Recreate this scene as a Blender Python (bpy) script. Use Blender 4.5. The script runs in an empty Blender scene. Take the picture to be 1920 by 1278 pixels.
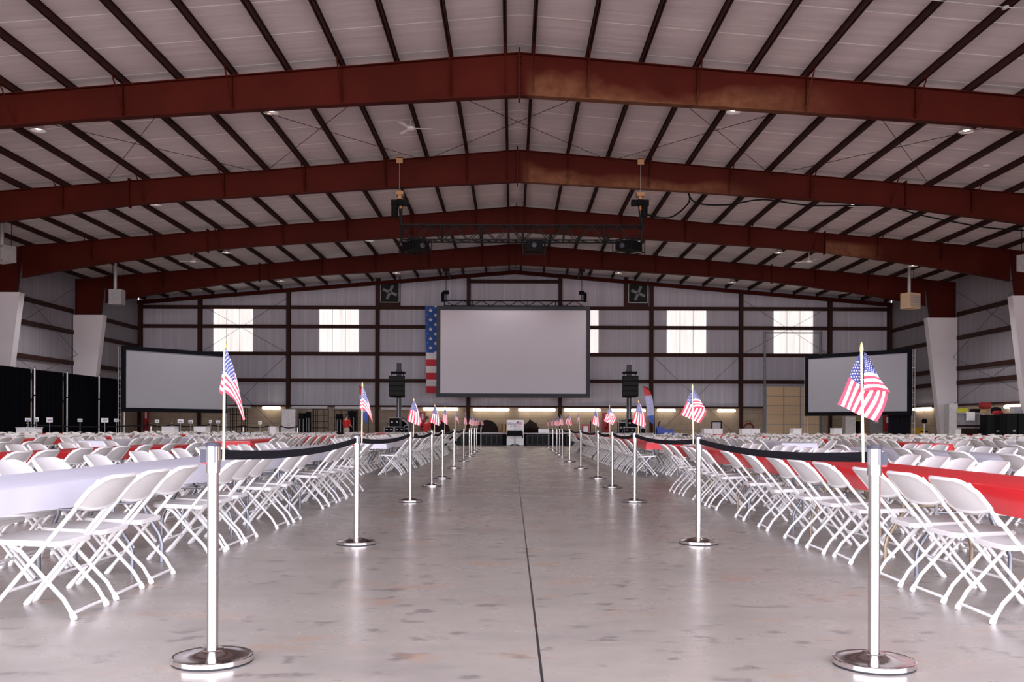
import bpy, math, random
from mathutils import Vector, Matrix, Euler

# ------------------------------------------------------------------ camera, sky, exposure
F, HC, T = 1750.0, 1.10, 0.0035          # focal length in px (1920 wide), eye height, roll
PI = math.pi
scene = bpy.context.scene
coll = scene.collection
cam_d = bpy.data.cameras.new('camera')
cam_d.sensor_width = 36.0
cam_d.lens = F / 1920 * 36
cam_d.shift_y = (798 - 639) / 1920
cam_d.clip_end = 300
cam = bpy.data.objects.new('camera', cam_d)
coll.objects.link(cam)
cam.location = (0, 0, HC)
cam.rotation_euler = (PI / 2, -T, 0)
scene.camera = cam

scene.view_settings.view_transform = 'Standard'
scene.view_settings.look = 'None'
scene.view_settings.exposure = 0.0
scene.view_settings.gamma = 1.0
scene.view_settings.use_curve_mapping = False
try:
    scene.cycles.use_denoising = True
    scene.cycles.max_bounces = 8
    scene.cycles.diffuse_bounces = 5
    scene.cycles.glossy_bounces = 4
    scene.cycles.sample_clamp_indirect = 4
except Exception:
    pass

SKY = 8.0
world = bpy.data.worlds.new('daylight')
scene.world = world
world.use_nodes = True
wn, wl = world.node_tree.nodes, world.node_tree.links
wn.clear()
tc = wn.new('ShaderNodeTexCoord')
sx = wn.new('ShaderNodeSeparateXYZ')
rp = wn.new('ShaderNodeValToRGB')
mr = wn.new('ShaderNodeMapRange')
mr.inputs['From Min'].default_value = -1
mr.inputs['From Max'].default_value = 1
bg = wn.new('ShaderNodeBackground')
wo = wn.new('ShaderNodeOutputWorld')
wl.new(tc.outputs['Generated'], sx.inputs[0])
wl.new(sx.outputs['Z'], mr.inputs['Value'])
wl.new(mr.outputs[0], rp.inputs[0])
wl.new(rp.outputs[0], bg.inputs[0])
wl.new(bg.outputs[0], wo.inputs[0])
bg.inputs[1].default_value = SKY
el = rp.color_ramp.elements               # sunlit apron below the horizon, hazy sky above
el[0].position, el[0].color = 0.0, (1.22, 1.02, 1.0, 1)
el[1].position, el[1].color = 1.0, (0.66, 0.67, 0.82, 1)
for pos, c in ((0.49, (1.22, 1.02, 1.0, 1)), (0.505, (1.0, 0.95, 1.0, 1)), (0.65, (0.90, 0.90, 1.05, 1))):
    e = el.new(pos); e.color = c

Y0, Y1 = -1.2, 62.8                       # door line behind the camera, end wall
XC, HW = 0.17, 25.35                      # centre line and half width of the hangar
ld = bpy.data.lights.new('hangar_door_daylight', 'AREA')
ld.shape = 'RECTANGLE'; ld.size = 44; ld.size_y = 8.6
ld.cycles.is_portal = True
lo = bpy.data.objects.new('hangar_door_daylight', ld)
coll.objects.link(lo)
lo.location = (XC, Y0, 4.3); lo.rotation_euler = (PI / 2, 0, 0)

ZR = 11.54                                 # top of the frame at the ridge
SL = 1 / 12
random.seed(11)

# ------------------------------------------------------------------ helpers
def P(px, py, d):
    """point at distance d seen at pixel (px, py)"""
    xs, ys = px - 960, 798 - py
    return Vector(((xs - T * ys) * d / F, d, HC + (ys + T * xs) * d / F))

def G(px, py):
    xs, ys = px - 960, 798 - py
    d = F * HC / -(ys + T * xs)
    return Vector(((xs - T * ys) * d / F, d, 0))

def tag(o, label=None, cat=None, group=None, kind=None):
    if label: o['label'] = label
    if cat: o['category'] = cat
    if group: o['group'] = group
    if kind: o['kind'] = kind
    return o

def empty(name, loc=(0, 0, 0), rz=0.0, label=None, cat=None, group=None):
    o = bpy.data.objects.new(name, None)
    o.empty_display_size = 0.1
    coll.objects.link(o)
    o.location = loc; o.rotation_euler = (0, 0, rz)
    return tag(o, label, cat, group)

class MB:
    def __init__(s): s.v = []; s.f = []; s.uv = {}
    def add(s, vs, fs):
        n = len(s.v); s.v += [tuple(a) for a in vs]; s.f += [tuple(i + n for i in f) for f in fs]; return s
    def box(s, x0, x1, y0, y1, z0, z1, m=None):
        vs = [(x, y, z) for z in (z0, z1) for y in (y0, y1) for x in (x0, x1)]
        if m is not None: vs = [m @ Vector(v) for v in vs]
        return s.add(vs, [(0, 2, 3, 1), (4, 5, 7, 6), (0, 1, 5, 4), (2, 6, 7, 3), (0, 4, 6, 2), (1, 3, 7, 5)])
    def cbox(s, c, sx_, sy, sz, rz=0.0):
        m = Matrix.Translation(c) @ Matrix.Rotation(rz, 4, 'Z')
        return s.box(-sx_ / 2, sx_ / 2, -sy / 2, sy / 2, -sz / 2, sz / 2, m)
    def tube(s, pts, r, n=8, cap=True):
        pts = [Vector(p) for p in pts]
        rs = r if isinstance(r, (list, tuple)) else [r] * len(pts)
        rings = []; up = None
        for i, p in enumerate(pts):
            a = pts[max(i - 1, 0)]; b = pts[min(i + 1, len(pts) - 1)]
            t = (b - a).normalized()
            if up is None:
                up = Vector((0, 0, 1)) if abs(t.z) < 0.9 else Vector((1, 0, 0))
            u = up - t * up.dot(t)
            u = u.normalized() if u.length > 1e-6 else t.orthogonal().normalized()
            up = u; w = t.cross(u)
            rings.append([p + (u * math.cos(2 * PI * k / n) + w * math.sin(2 * PI * k / n)) * rs[i] for k in range(n)])
        vs = [q for g in rings for q in g]; fs = []
        for i in range(len(pts) - 1):
            for k in range(n):
                k2 = (k + 1) % n
                fs.append((i * n + k, i * n + k2, (i + 1) * n + k2, (i + 1) * n + k))
        if cap:
            fs.append(tuple(range(n - 1, -1, -1))); fs.append(tuple((len(pts) - 1) * n + k for k in range(n)))
        return s.add(vs, fs)
    def lathe(s, prof, n=24, c=(0, 0, 0)):
        vs = []; fs = []
        for r, z in prof:
            vs += [(c[0] + r * math.cos(2 * PI * k / n), c[1] + r * math.sin(2 * PI * k / n), c[2] + z) for k in range(n)]
        for i in range(len(prof) - 1):
            for k in range(n):
                k2 = (k + 1) % n
                fs.append((i * n + k, i * n + k2, (i + 1) * n + k2, (i + 1) * n + k))
        fs.append(tuple(range(n - 1, -1, -1))); fs.append(tuple((len(prof) - 1) * n + k for k in range(n)))
        return s.add(vs, fs)
    def prism(s, out, z0, z1, m=None):
        n = len(out)
        vs = [(x, y, z0) for x, y in out] + [(x, y, z1) for x, y in out]
        if m is not None: vs = [m @ Vector(v) for v in vs]
        fs = [tuple(range(n - 1, -1, -1)), tuple(range(n, 2 * n))] + [(k, (k + 1) % n, n + (k + 1) % n, n + k) for k in range(n)]
        return s.add(vs, fs)
    def grid(s, fn, nu, nv, uvf=None, flip=False):
        n = len(s.v)
        vs = [fn(i / nu, j / nv) for j in range(nv + 1) for i in range(nu + 1)]
        if uvf:
            for j in range(nv + 1):
                for i in range(nu + 1): s.uv[n + j * (nu + 1) + i] = uvf(i / nu, j / nv)
        fs = []
        for j in range(nv):
            for i in range(nu):
                q = (j * (nu + 1) + i, j * (nu + 1) + i + 1, (j + 1) * (nu + 1) + i + 1, (j + 1) * (nu + 1) + i)
                fs.append(q[::-1] if flip else q)
        return s.add(vs, fs)
    def merge(s, o, m=None):
        return s.add([(m @ Vector(v)) if m is not None else v for v in o.v], o.f)
    def mesh(s, name, mat, smooth=0.6):
        me = bpy.data.meshes.new(name)
        me.from_pydata([tuple(v) for v in s.v], [], s.f)
        me.materials.append(mat)
        if s.uv:
            ul = me.uv_layers.new(name='UVMap')
            for lp in me.loops: ul.data[lp.index].uv = s.uv.get(lp.vertex_index, (0, 0))
        me.update()
        if smooth:
            me.shade_smooth()
            try: me.set_sharp_from_angle(angle=smooth)
            except Exception: pass
        return me
    def build(s, name, mat, parent=None, smooth=0.6):
        o = bpy.data.objects.new(name, s.mesh(name, mat, smooth))
        coll.objects.link(o)
        if parent is not None: o.parent = parent
        return o

def struct(name, mb, mat, smooth=0.6):
    return tag(mb.build(name, mat, None, smooth), kind='structure')

def copy_tree(src, kids, loc, rz, label, group=None):
    r = src.copy(); coll.objects.link(r)
    r.location = loc; r.rotation_euler = (0, 0, rz); r['label'] = label
    if group: r['group'] = group
    for ch in kids:
        c = ch.copy(); coll.objects.link(c); c.parent = r
    return r

def text(name, body, size, loc, rot, mat, parent=None, font_shear=0.0):
    cu = bpy.data.curves.new(name, 'FONT')
    cu.body = body; cu.size = size; cu.extrude = 0.002; cu.align_x = 'CENTER'; cu.shear = font_shear
    tmp = bpy.data.objects.new(name, cu); coll.objects.link(tmp)
    dg = bpy.context.evaluated_depsgraph_get()
    me = bpy.data.meshes.new_from_object(tmp.evaluated_get(dg))
    bpy.data.objects.remove(tmp)
    me.materials.clear(); me.materials.append(mat)
    o = bpy.data.objects.new(name, me); coll.objects.link(o)
    o.location = loc; o.rotation_euler = rot
    if parent is not None: o.parent = parent
    return o

# ------------------------------------------------------------------ materials
def _new(name):
    m = bpy.data.materials.new(name); m.use_nodes = True
    nt = m.node_tree
    return m, nt, nt.nodes['Principled BSDF']

def N(nt, t, **kw):
    n = nt.nodes.new(t)
    for k, v in kw.items(): setattr(n, k, v)
    return n

def math_n(nt, op, a, b=None, c=None):
    n = N(nt, 'ShaderNodeMath', operation=op)
    for i, x in enumerate((a, b, c)):
        if x is None: continue
        if isinstance(x, (int, float)): n.inputs[i].default_value = x
        else: nt.links.new(x, n.inputs[i])
    return n.outputs[0]

def mix_n(nt, fac, a, b):
    n = N(nt, 'ShaderNodeMix', data_type='RGBA')
    for s_, x in ((n.inputs[0], fac), (n.inputs[6], a), (n.inputs[7], b)):
        if isinstance(x, (int, float)): s_.default_value = x
        elif isinstance(x, tuple): s_.default_value = (*x, 1)
        else: nt.links.new(x, s_)
    return n.outputs[2]

def coords(nt, scale=(1, 1, 1)):
    t = N(nt, 'ShaderNodeTexCoord'); mp = N(nt, 'ShaderNodeMapping')
    mp.inputs['Scale'].default_value = scale
    nt.links.new(t.outputs['Object'], mp.inputs[0])
    return mp.outputs[0]

def noise(nt, vec, sc, det=4, rough=0.55):
    n = N(nt, 'ShaderNodeTexNoise')
    n.inputs['Scale'].default_value = sc; n.inputs['Detail'].default_value = det; n.inputs['Roughness'].default_value = rough
    if vec is not None: nt.links.new(vec, n.inputs['Vector'])
    return n.outputs[0]

def ramp(nt, fac, lo_, hi_, a=0.0, b=1.0):
    n = N(nt, 'ShaderNodeMapRange')
    n.inputs['From Min'].default_value = lo_; n.inputs['From Max'].default_value = hi_
    n.inputs['To Min'].default_value = a; n.inputs['To Max'].default_value = b
    nt.links.new(fac, n.inputs['Value'])
    return n.outputs[0]

def plain(name, col, rough=0.5, metal=0.0, vary=0.12, sc=6.0, stretch=(1, 1, 1), spec=0.5, bump=0.0):
    m, nt, b = _new(name)
    nz = noise(nt, coords(nt, stretch), sc)
    dark = tuple(c * (1 - vary) for c in col); lite = tuple(min(1, c * (1 + vary)) for c in col)
    nt.links.new(mix_n(nt, ramp(nt, nz, 0.3, 0.7), dark, lite), b.inputs['Base Color'])
    b.inputs['Roughness'].default_value = rough; b.inputs['Metallic'].default_value = metal
    b.inputs['Specular IOR Level'].default_value = spec
    if bump:
        bp = N(nt, 'ShaderNodeBump'); bp.inputs['Strength'].default_value = bump; bp.inputs['Distance'].default_value = 0.02
        nt.links.new(nz, bp.inputs['Height']); nt.links.new(bp.outputs[0], b.inputs['Normal'])
    return m

def glow(name, col, strength):
    m, nt, b = _new(name)
    b.inputs['Base Color'].default_value = (*col, 1)
    b.inputs['Emission Color'].default_value = (*col, 1); b.inputs['Emission Strength'].default_value = strength
    return m

def concrete():
    m, nt, b = _new('polished_concrete')
    v = coords(nt); vs = coords(nt, (0.55, 1.0, 1.0))
    big = noise(nt, v, 0.35, 5, 0.6); fine = noise(nt, v, 9.0, 6, 0.7); mid = noise(nt, vs, 1.6, 6, 0.65)
    c = mix_n(nt, ramp(nt, big, 0.3, 0.7), (0.275, 0.244, 0.212), (0.365, 0.322, 0.282))
    c = mix_n(nt, ramp(nt, mid, 0.50, 0.70, 0, 0.6), c, (0.205, 0.182, 0.165))
    c = mix_n(nt, ramp(nt, fine, 0.35, 0.65, 0, 0.25), c, (0.41, 0.35, 0.32))
    spots = noise(nt, coords(nt, (0.8, 1.0, 1)), 5.5, 3, 0.5)
    c = mix_n(nt, ramp(nt, spots, 0.60, 0.68, 0, 0.6), c, (0.13, 0.112, 0.103))
    rust = noise(nt, coords(nt, (0.7, 1.0, 1)), 2.1, 4, 0.6)
    c = mix_n(nt, ramp(nt, rust, 0.58, 0.74, 0, 0.65), c, (0.40, 0.215, 0.115))
    c = mix_n(nt, ramp(nt, noise(nt, v, 26.0, 1), 0.79, 0.82), c, (0.75, 0.70, 0.66))
    sp = N(nt, 'ShaderNodeSeparateXYZ'); nt.links.new(v, sp.inputs[0])
    jx = math_n(nt, 'LESS_THAN', math_n(nt, 'ABSOLUTE', math_n(nt, 'SUBTRACT', sp.outputs[0], 0.135)), 0.0065)
    yy = math_n(nt, 'ABSOLUTE', math_n(nt, 'SUBTRACT', math_n(nt, 'MODULO', math_n(nt, 'ADD', sp.outputs[1], 101.82), 18.28), 9.14))
    jy = math_n(nt, 'LESS_THAN', yy, 0.02)
    c = mix_n(nt, math_n(nt, 'MULTIPLY', jy, 0.35), c, (0.42, 0.37, 0.34))
    c = mix_n(nt, jx, c, (0.03, 0.028, 0.028))
    nt.links.new(c, b.inputs['Base Color'])
    nt.links.new(ramp(nt, mid, 0.3, 0.7, 0.24, 0.33), b.inputs['Roughness'])
    b.inputs['Specular IOR Level'].default_value = 0.5
    return m

def lining(name, axis, seam, base, streak):
    """white vinyl faced insulation: seams at a fixed spacing along AXIS, streaks across it"""
    m, nt, b = _new(name)
    v = coords(nt)
    sp = N(nt, 'ShaderNodeSeparateXYZ'); nt.links.new(v, sp.inputs[0])
    a = sp.outputs[axis]
    st = [0.25, 0.25, 0.25]; st[axis] = 3.0
    if name.startswith('wall'): st[2] = 0.10
    n1 = noise(nt, coords(nt, tuple(st)), 1.4, 5, 0.6); n2 = noise(nt, v, 0.25, 3)
    c = mix_n(nt, ramp(nt, n1, 0.3, 0.7), tuple(x * (1 - streak) for x in base), base)
    c = mix_n(nt, ramp(nt, n2, 0.3, 0.7, 0, 0.3), c, tuple(x * 0.82 for x in base))
    sm = math_n(nt, 'ABSOLUTE', math_n(nt, 'SUBTRACT', math_n(nt, 'MODULO', math_n(nt, 'ADD', a, 200.0), seam), seam / 2))
    c = mix_n(nt, math_n(nt, 'LESS_THAN', sm, 0.024), c, (1.0, 0.98, 0.97) if name.startswith('roof') else tuple(x * 1.06 for x in base))
    nt.links.new(c, b.inputs['Base Color']); b.inputs['Roughness'].default_value = 0.55
    bp = N(nt, 'ShaderNodeBump'); bp.inputs['Strength'].default_value = 0.25; bp.inputs['Distance'].default_value = 0.05
    nt.links.new(n1, bp.inputs['Height']); nt.links.new(bp.outputs[0], b.inputs['Normal'])
    return m

def blocks(axis):
    m, nt, b = _new('concrete_block')
    t = N(nt, 'ShaderNodeTexCoord'); sp = N(nt, 'ShaderNodeSeparateXYZ'); cb = N(nt, 'ShaderNodeCombineXYZ')
    nt.links.new(t.outputs['Object'], sp.inputs[0])
    nt.links.new(sp.outputs[axis], cb.inputs[0]); nt.links.new(sp.outputs[2], cb.inputs[1])
    br = N(nt, 'ShaderNodeTexBrick')
    nt.links.new(cb.outputs[0], br.inputs['Vector'])
    br.inputs['Color1'].default_value = (0.42, 0.33, 0.25, 1); br.inputs['Color2'].default_value = (0.37, 0.29, 0.22, 1)
    br.inputs['Mortar'].default_value = (0.26, 0.20, 0.16, 1)
    br.inputs['Scale'].default_value = 1.0; br.inputs['Mortar Size'].default_value = 0.012
    br.inputs['Brick Width'].default_value = 0.81; br.inputs['Row Height'].default_value = 0.40
    nt.links.new(br.outputs[0], b.inputs['Base Color']); b.inputs['Roughness'].default_value = 0.85
    return m

def red_iron():
    m, nt, b = _new('red_iron')
    v = coords(nt)
    sp = N(nt, 'ShaderNodeSeparateXYZ'); nt.links.new(v, sp.inputs[0])
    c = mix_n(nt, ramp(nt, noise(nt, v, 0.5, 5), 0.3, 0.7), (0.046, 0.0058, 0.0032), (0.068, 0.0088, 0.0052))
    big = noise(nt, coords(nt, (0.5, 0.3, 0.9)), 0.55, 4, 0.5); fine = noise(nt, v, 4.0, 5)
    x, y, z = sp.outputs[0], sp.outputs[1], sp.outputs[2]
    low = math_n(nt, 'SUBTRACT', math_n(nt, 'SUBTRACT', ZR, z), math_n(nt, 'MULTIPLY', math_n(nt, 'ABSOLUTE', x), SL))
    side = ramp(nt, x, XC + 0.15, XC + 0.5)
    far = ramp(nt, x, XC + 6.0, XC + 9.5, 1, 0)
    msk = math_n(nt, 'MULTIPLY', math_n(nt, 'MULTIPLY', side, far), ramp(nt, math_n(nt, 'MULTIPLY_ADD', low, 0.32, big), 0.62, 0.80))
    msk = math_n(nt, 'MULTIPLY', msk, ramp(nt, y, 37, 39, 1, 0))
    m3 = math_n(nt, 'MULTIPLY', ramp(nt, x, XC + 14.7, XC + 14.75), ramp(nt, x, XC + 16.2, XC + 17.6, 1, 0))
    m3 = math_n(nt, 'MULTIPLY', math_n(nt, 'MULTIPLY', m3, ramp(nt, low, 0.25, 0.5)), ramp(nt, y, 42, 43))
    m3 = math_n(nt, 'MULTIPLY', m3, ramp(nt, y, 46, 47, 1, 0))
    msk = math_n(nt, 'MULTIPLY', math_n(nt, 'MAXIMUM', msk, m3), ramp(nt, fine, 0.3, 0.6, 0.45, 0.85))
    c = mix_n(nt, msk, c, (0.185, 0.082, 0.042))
    nt.links.new(c, b.inputs['Base Color']); b.inputs['Roughness'].default_value = 0.6; b.inputs['Specular IOR Level'].default_value = 0.08
    return m

def translucent_panel():
    m, nt, b = _new('daylight_panel')
    v = coords(nt, (4.0, 1, 0.35)); n1 = noise(nt, v, 1.2, 5)
    t = N(nt, 'ShaderNodeTexCoord'); sp = N(nt, 'ShaderNodeSeparateXYZ'); nt.links.new(t.outputs['Object'], sp.inputs[0])
    rib = math_n(nt, 'LESS_THAN', math_n(nt, 'MODULO', math_n(nt, 'ADD', sp.outputs[0], 100), 0.305), 0.03)
    c = mix_n(nt, ramp(nt, n1, 0.35, 0.75), (1.0, 0.97, 0.95), (0.80, 0.76, 0.73))
    c = mix_n(nt, math_n(nt, 'MULTIPLY', rib, 0.35), c, (0.55, 0.50, 0.48))
    nt.links.new(c, b.inputs['Base Color']); nt.links.new(c, b.inputs['Emission Color'])
    b.inputs['Emission Strength'].default_value = 0.85
    return m

def flag_mat():
    m, nt, b = _new('stars_and_stripes')
    t = N(nt, 'ShaderNodeUVMap'); sp = N(nt, 'ShaderNodeSeparateXYZ'); nt.links.new(t.outputs[0], sp.inputs[0])
    u, v = sp.outputs[0], sp.outputs[1]
    st = math_n(nt, 'FLOOR', math_n(nt, 'MULTIPLY', v, 13.0))
    red = math_n(nt, 'LESS_THAN', math_n(nt, 'MODULO', math_n(nt, 'ADD', st, 26.0), 2.0), 0.5)
    c = mix_n(nt, red, (0.86, 0.83, 0.86), (0.66, 0.035, 0.07))
    can = math_n(nt, 'MULTIPLY', math_n(nt, 'LESS_THAN', u, 0.4), math_n(nt, 'GREATER_THAN', v, 6 / 13))
    cu = math_n(nt, 'MULTIPLY', math_n(nt, 'DIVIDE', u, 0.4), 6.0)
    cv = math_n(nt, 'MULTIPLY', math_n(nt, 'DIVIDE', math_n(nt, 'SUBTRACT', v, 6 / 13), 7 / 13), 5.0)
    def stars(off):
        fu = math_n(nt, 'SUBTRACT', math_n(nt, 'FRACT', math_n(nt, 'ADD', cu, off)), 0.5)
        fv = math_n(nt, 'SUBTRACT', math_n(nt, 'FRACT', math_n(nt, 'ADD', cv, off)), 0.5)
        r = math_n(nt, 'SQRT', math_n(nt, 'ADD', math_n(nt, 'MULTIPLY', fu, fu), math_n(nt, 'MULTIPLY', math_n(nt, 'MULTIPLY', fv, fv), 1.1)))
        an = math_n(nt, 'ARCTAN2', fu, fv)
        rad = math_n(nt, 'MULTIPLY_ADD', math_n(nt, 'COSINE', math_n(nt, 'MULTIPLY', an, 5.0)), 0.04, 0.155)
        return math_n(nt, 'LESS_THAN', r, rad)
    star = math_n(nt, 'MAXIMUM', stars(0.0), stars(0.5))
    edge = math_n(nt, 'MULTIPLY', math_n(nt, 'GREATER_THAN', cu, 0.15), math_n(nt, 'LESS_THAN', cu, 5.85))
    cc = mix_n(nt, math_n(nt, 'MULTIPLY', star, edge), (0.03, 0.036, 0.15), (0.86, 0.84, 0.9))
    nt.links.new(mix_n(nt, can, c, cc), b.inputs['Base Color']); b.inputs['Roughness'].default_value = 0.75
    return m

def big_flag_mat():
    m = flag_mat(); m.name = 'large_flag_cloth'
    for n in m.node_tree.nodes:
        if n.type == 'MIX' and abs(n.inputs[6].default_value[2] - 0.15) < 1e-4 and not n.inputs[6].is_linked: n.inputs[6].default_value = (0.035, 0.11, 0.42, 1)
    return m

M = dict(
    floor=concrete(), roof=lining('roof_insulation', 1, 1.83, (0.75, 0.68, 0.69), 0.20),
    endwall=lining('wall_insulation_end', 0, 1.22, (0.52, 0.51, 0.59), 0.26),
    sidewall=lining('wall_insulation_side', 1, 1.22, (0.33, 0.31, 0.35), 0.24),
    block_x=blocks(0), block_y=blocks(1), iron=red_iron(),
    dark_iron=plain('purlin_red_oxide', (0.036, 0.012, 0.010), 0.65, 0, 0.2, 2, spec=0.2),
    clad=plain('white_column_cladding', (0.70, 0.66, 0.70), 0.5, 0, 0.05, 1.0),
    panel=translucent_panel(),
    chair=plain('white_chair_plastic', (0.82, 0.80, 0.795), 0.38, 0, 0.03, 8),
    chair_tube=plain('white_chair_tube', (0.82, 0.80, 0.80), 0.35, 0, 0.03, 10),
    white_cloth=plain('white_plastic_cloth', (0.66, 0.65, 0.74), 0.42, 0, 0.05, 2.2, (1, 0.3, 1), bump=0.5),
    red_cloth=plain('red_plastic_cloth', (0.62, 0.020, 0.026), 0.40, 0, 0.12, 2.2, (1, 0.3, 1), bump=0.5),
    navy_cloth=plain('navy_cloth', (0.02, 0.025, 0.07), 0.6),
    table_top=plain('table_laminate', (0.62, 0.58, 0.54), 0.5),
    steel=plain('grey_steel_tube', (0.24, 0.25, 0.29), 0.35, 0.7, 0.1),
    bronze=plain('bronze_steel_tube', (0.30, 0.23, 0.16), 0.4, 0.5, 0.1),
    chrome=plain('polished_steel', (0.80, 0.77, 0.76), 0.13, 1.0, 0.04, 20),
    satin=plain('satin_steel', (0.62, 0.60, 0.59), 0.20, 1.0, 0.04, 30, (1, 1, 0.05)),
    rubber=plain('black_rubber', (0.02, 0.02, 0.024), 0.6),
    dkplastic=plain('dark_grey_plastic', (0.05, 0.05, 0.07), 0.5, spec=0.3),
    slot=plain('grey_slot_plastic', (0.17, 0.17, 0.2), 0.5),
    redplastic=plain('red_release_tab', (0.55, 0.05, 0.07), 0.5),
    belt=plain('black_webbing', (0.012, 0.011, 0.016), 0.85, 0, 0.5, 60, (0.02, 0.02, 6), spec=0.1),
    wood=plain('pale_wood_stick', (0.74, 0.58, 0.40), 0.55, 0, 0.1, 8, (1, 1, 0.1)),
    gold=plain('gilded_wood', (0.72, 0.48, 0.18), 0.4, 0.2),
    flag=flag_mat(), bigflag=big_flag_mat(),
    screen=plain('projection_screen', (0.68, 0.65, 0.72), 0.8, 0, 0.01, 1),
    side_screen=plain('rear_projection_screen', (0.30, 0.30, 0.34), 0.75, 0, 0.01, 1),
    frame=plain('black_screen_border', (0.007, 0.007, 0.010), 0.9, spec=0.05),
    slate=plain('slate_screen_border', (0.05, 0.055, 0.07), 0.8),
    drape=plain('black_drape', (0.0035, 0.0035, 0.005), 0.95, spec=0.0),
    alu=plain('aluminium', (0.62, 0.61, 0.62), 0.4, 0.6),
    black=plain('matte_black', (0.007, 0.007, 0.008), 0.7, spec=0.08),
    blackmetal=plain('black_powder_coat', (0.010, 0.010, 0.011), 0.5, spec=0.15),
    grey=plain('grey_enamel', (0.42, 0.41, 0.44), 0.5),
    ltgrey=plain('light_grey_enamel', (0.62, 0.60, 0.62), 0.5),
    white=plain('white_enamel', (0.82, 0.80, 0.82), 0.5),
    paper=plain('white_card', (0.93, 0.92, 0.97), 0.7, 0, 0.02),
    ink=plain('blue_grey_ink', (0.18, 0.18, 0.36), 0.7),
    redink=plain('pale_red_ink', (0.75, 0.28, 0.28), 0.7),
    tan=plain('tan_leather_pad', (0.40, 0.22, 0.11), 0.7),
    orange=plain('orange_hook', (0.45, 0.20, 0.05), 0.5),
    yellow=plain('yellow_plastic', (0.62, 0.36, 0.02), 0.5),
    lime=plain('lime_plastic', (0.50, 0.50, 0.03), 0.5),
    brown=plain('dark_brown_laminate', (0.022, 0.011, 0.009), 0.6, spec=0.15),
    fire=plain('fire_red', (0.42, 0.02, 0.03), 0.45),
    darkred=plain('dark_red_nylon', (0.22, 0.008, 0.012), 0.7),
    blue=plain('blue_nylon', (0.03, 0.06, 0.28), 0.7),
    card=plain('cardboard', (0.42, 0.25, 0.11), 0.8),
    tan_door=plain('tan_door_foam', (0.74, 0.54, 0.34), 0.6, 0, 0.05, 1),
    door_grey=plain('grey_door_paint', (0.40, 0.39, 0.42), 0.5),
    rail=plain('galvanised_track', (0.32, 0.33, 0.37), 0.45, 0.5),
    tube_lit=glow('lit_fluorescent_tube', (1.0, 0.90, 0.72), 6.0),
    tube_off=plain('unlit_fluorescent_tube', (0.68, 0.66, 0.68), 0.4),
    bulb=glow('lamp_bulb', (1.0, 0.93, 0.90), 4.5),
    reflector=plain('lamp_reflector', (0.72, 0.68, 0.66), 0.3, 0.5),
    skin=plain('skin', (0.52, 0.30, 0.22), 0.6), hair=plain('dark_hair', (0.03, 0.02, 0.016), 0.7),
    shirt=plain('red_shirt', (0.48, 0.012, 0.014), 0.8), khaki=plain('stone_trousers', (0.40, 0.36, 0.32), 0.8),
    flagred=plain('banner_red', (0.52, 0.04, 0.05), 0.7), flagmid=plain('banner_lilac', (0.42, 0.42, 0.66), 0.7),
    flagblue=plain('banner_blue', (0.06, 0.11, 0.42), 0.7),
    vent=plain('dark_louver', (0.014, 0.016, 0.015), 0.6, spec=0.15),
    whitefan=plain('fan_white', (0.88, 0.85, 0.85), 0.5),
)

# ------------------------------------------------------------------ building shell
FR = [7.92, 17.06, 26.2, 35.4, 44.5, 53.6]  # distances of the rigid frames
ztop = lambda x: ZR - abs(x) * SL

struct('floor', MB().box(XC - HW - 0.3, XC + HW + 0.3, -9, Y1 + 0.3, -0.3, 0), M['floor'], 0)
mb = MB()
for s in (-1, 1):
    prof = [(0, ZR + 0.2), (s * (HW + 0.4), ztop(HW + 0.4) + 0.2)]
    vs = [(XC + x, y, z + dz) for y in (Y0 - 0.2, Y1 + 0.3) for dz in (0, 0.12) for x, z in prof]
    mb.add(vs, [(0, 1, 5, 4), (2, 6, 7, 3), (0, 2, 3, 1), (4, 5, 7, 6), (1, 3, 7, 5), (0, 4, 6, 2)])
struct('ceiling', mb, M['roof'], 0)

def gable(y0, y1, z0, xs0=-HW, xs1=HW):
    m = MB()
    out = [(xs0, z0), (xs1, z0), (xs1, ztop(xs1) + 0.2), (0, ZR + 0.2), (xs0, ztop(xs0) + 0.2)]
    n = len(out)
    m.add([(XC + x, y0, z) for x, z in out] + [(XC + x, y1, z) for x, z in out],
          [tuple(range(n)), tuple(range(2 * n - 1, n - 1, -1))] + [((k + 1) % n, k, n + k, n + (k + 1) % n) for k in range(n)])
    return m
ZB = 2.33                                  # top of the block wall
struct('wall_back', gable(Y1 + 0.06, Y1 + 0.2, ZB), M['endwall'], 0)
struct('wall_back_base', MB().box(XC - HW, XC + HW, Y1, Y1 + 0.2, 0, ZB), M['block_x'], 0)
for nm, s in (('left', -1), ('right', 1)):
    x0 = XC + s * HW
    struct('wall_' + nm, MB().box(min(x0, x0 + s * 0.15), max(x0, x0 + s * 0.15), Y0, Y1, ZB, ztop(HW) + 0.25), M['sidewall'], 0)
    struct('wall_%s_base' % nm, MB().box(min(x0 - s * 0.06, x0 + s * 0.15), max(x0 - s * 0.06, x0 + s * 0.15), Y0, Y1, 0, ZB), M['block_y'], 0)
m = MB()
DW, DH = 22.0, 8.6                         # open hangar door behind the camera
m.box(XC - HW, XC - DW, Y0 - 0.15, Y0, 0, DH); m.box(XC + DW, XC + HW, Y0 - 0.15, Y0, 0, DH)
m.merge(gable(Y0 - 0.15, Y0, DH))
struct('wall_front', m, M['endwall'], 0)

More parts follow.
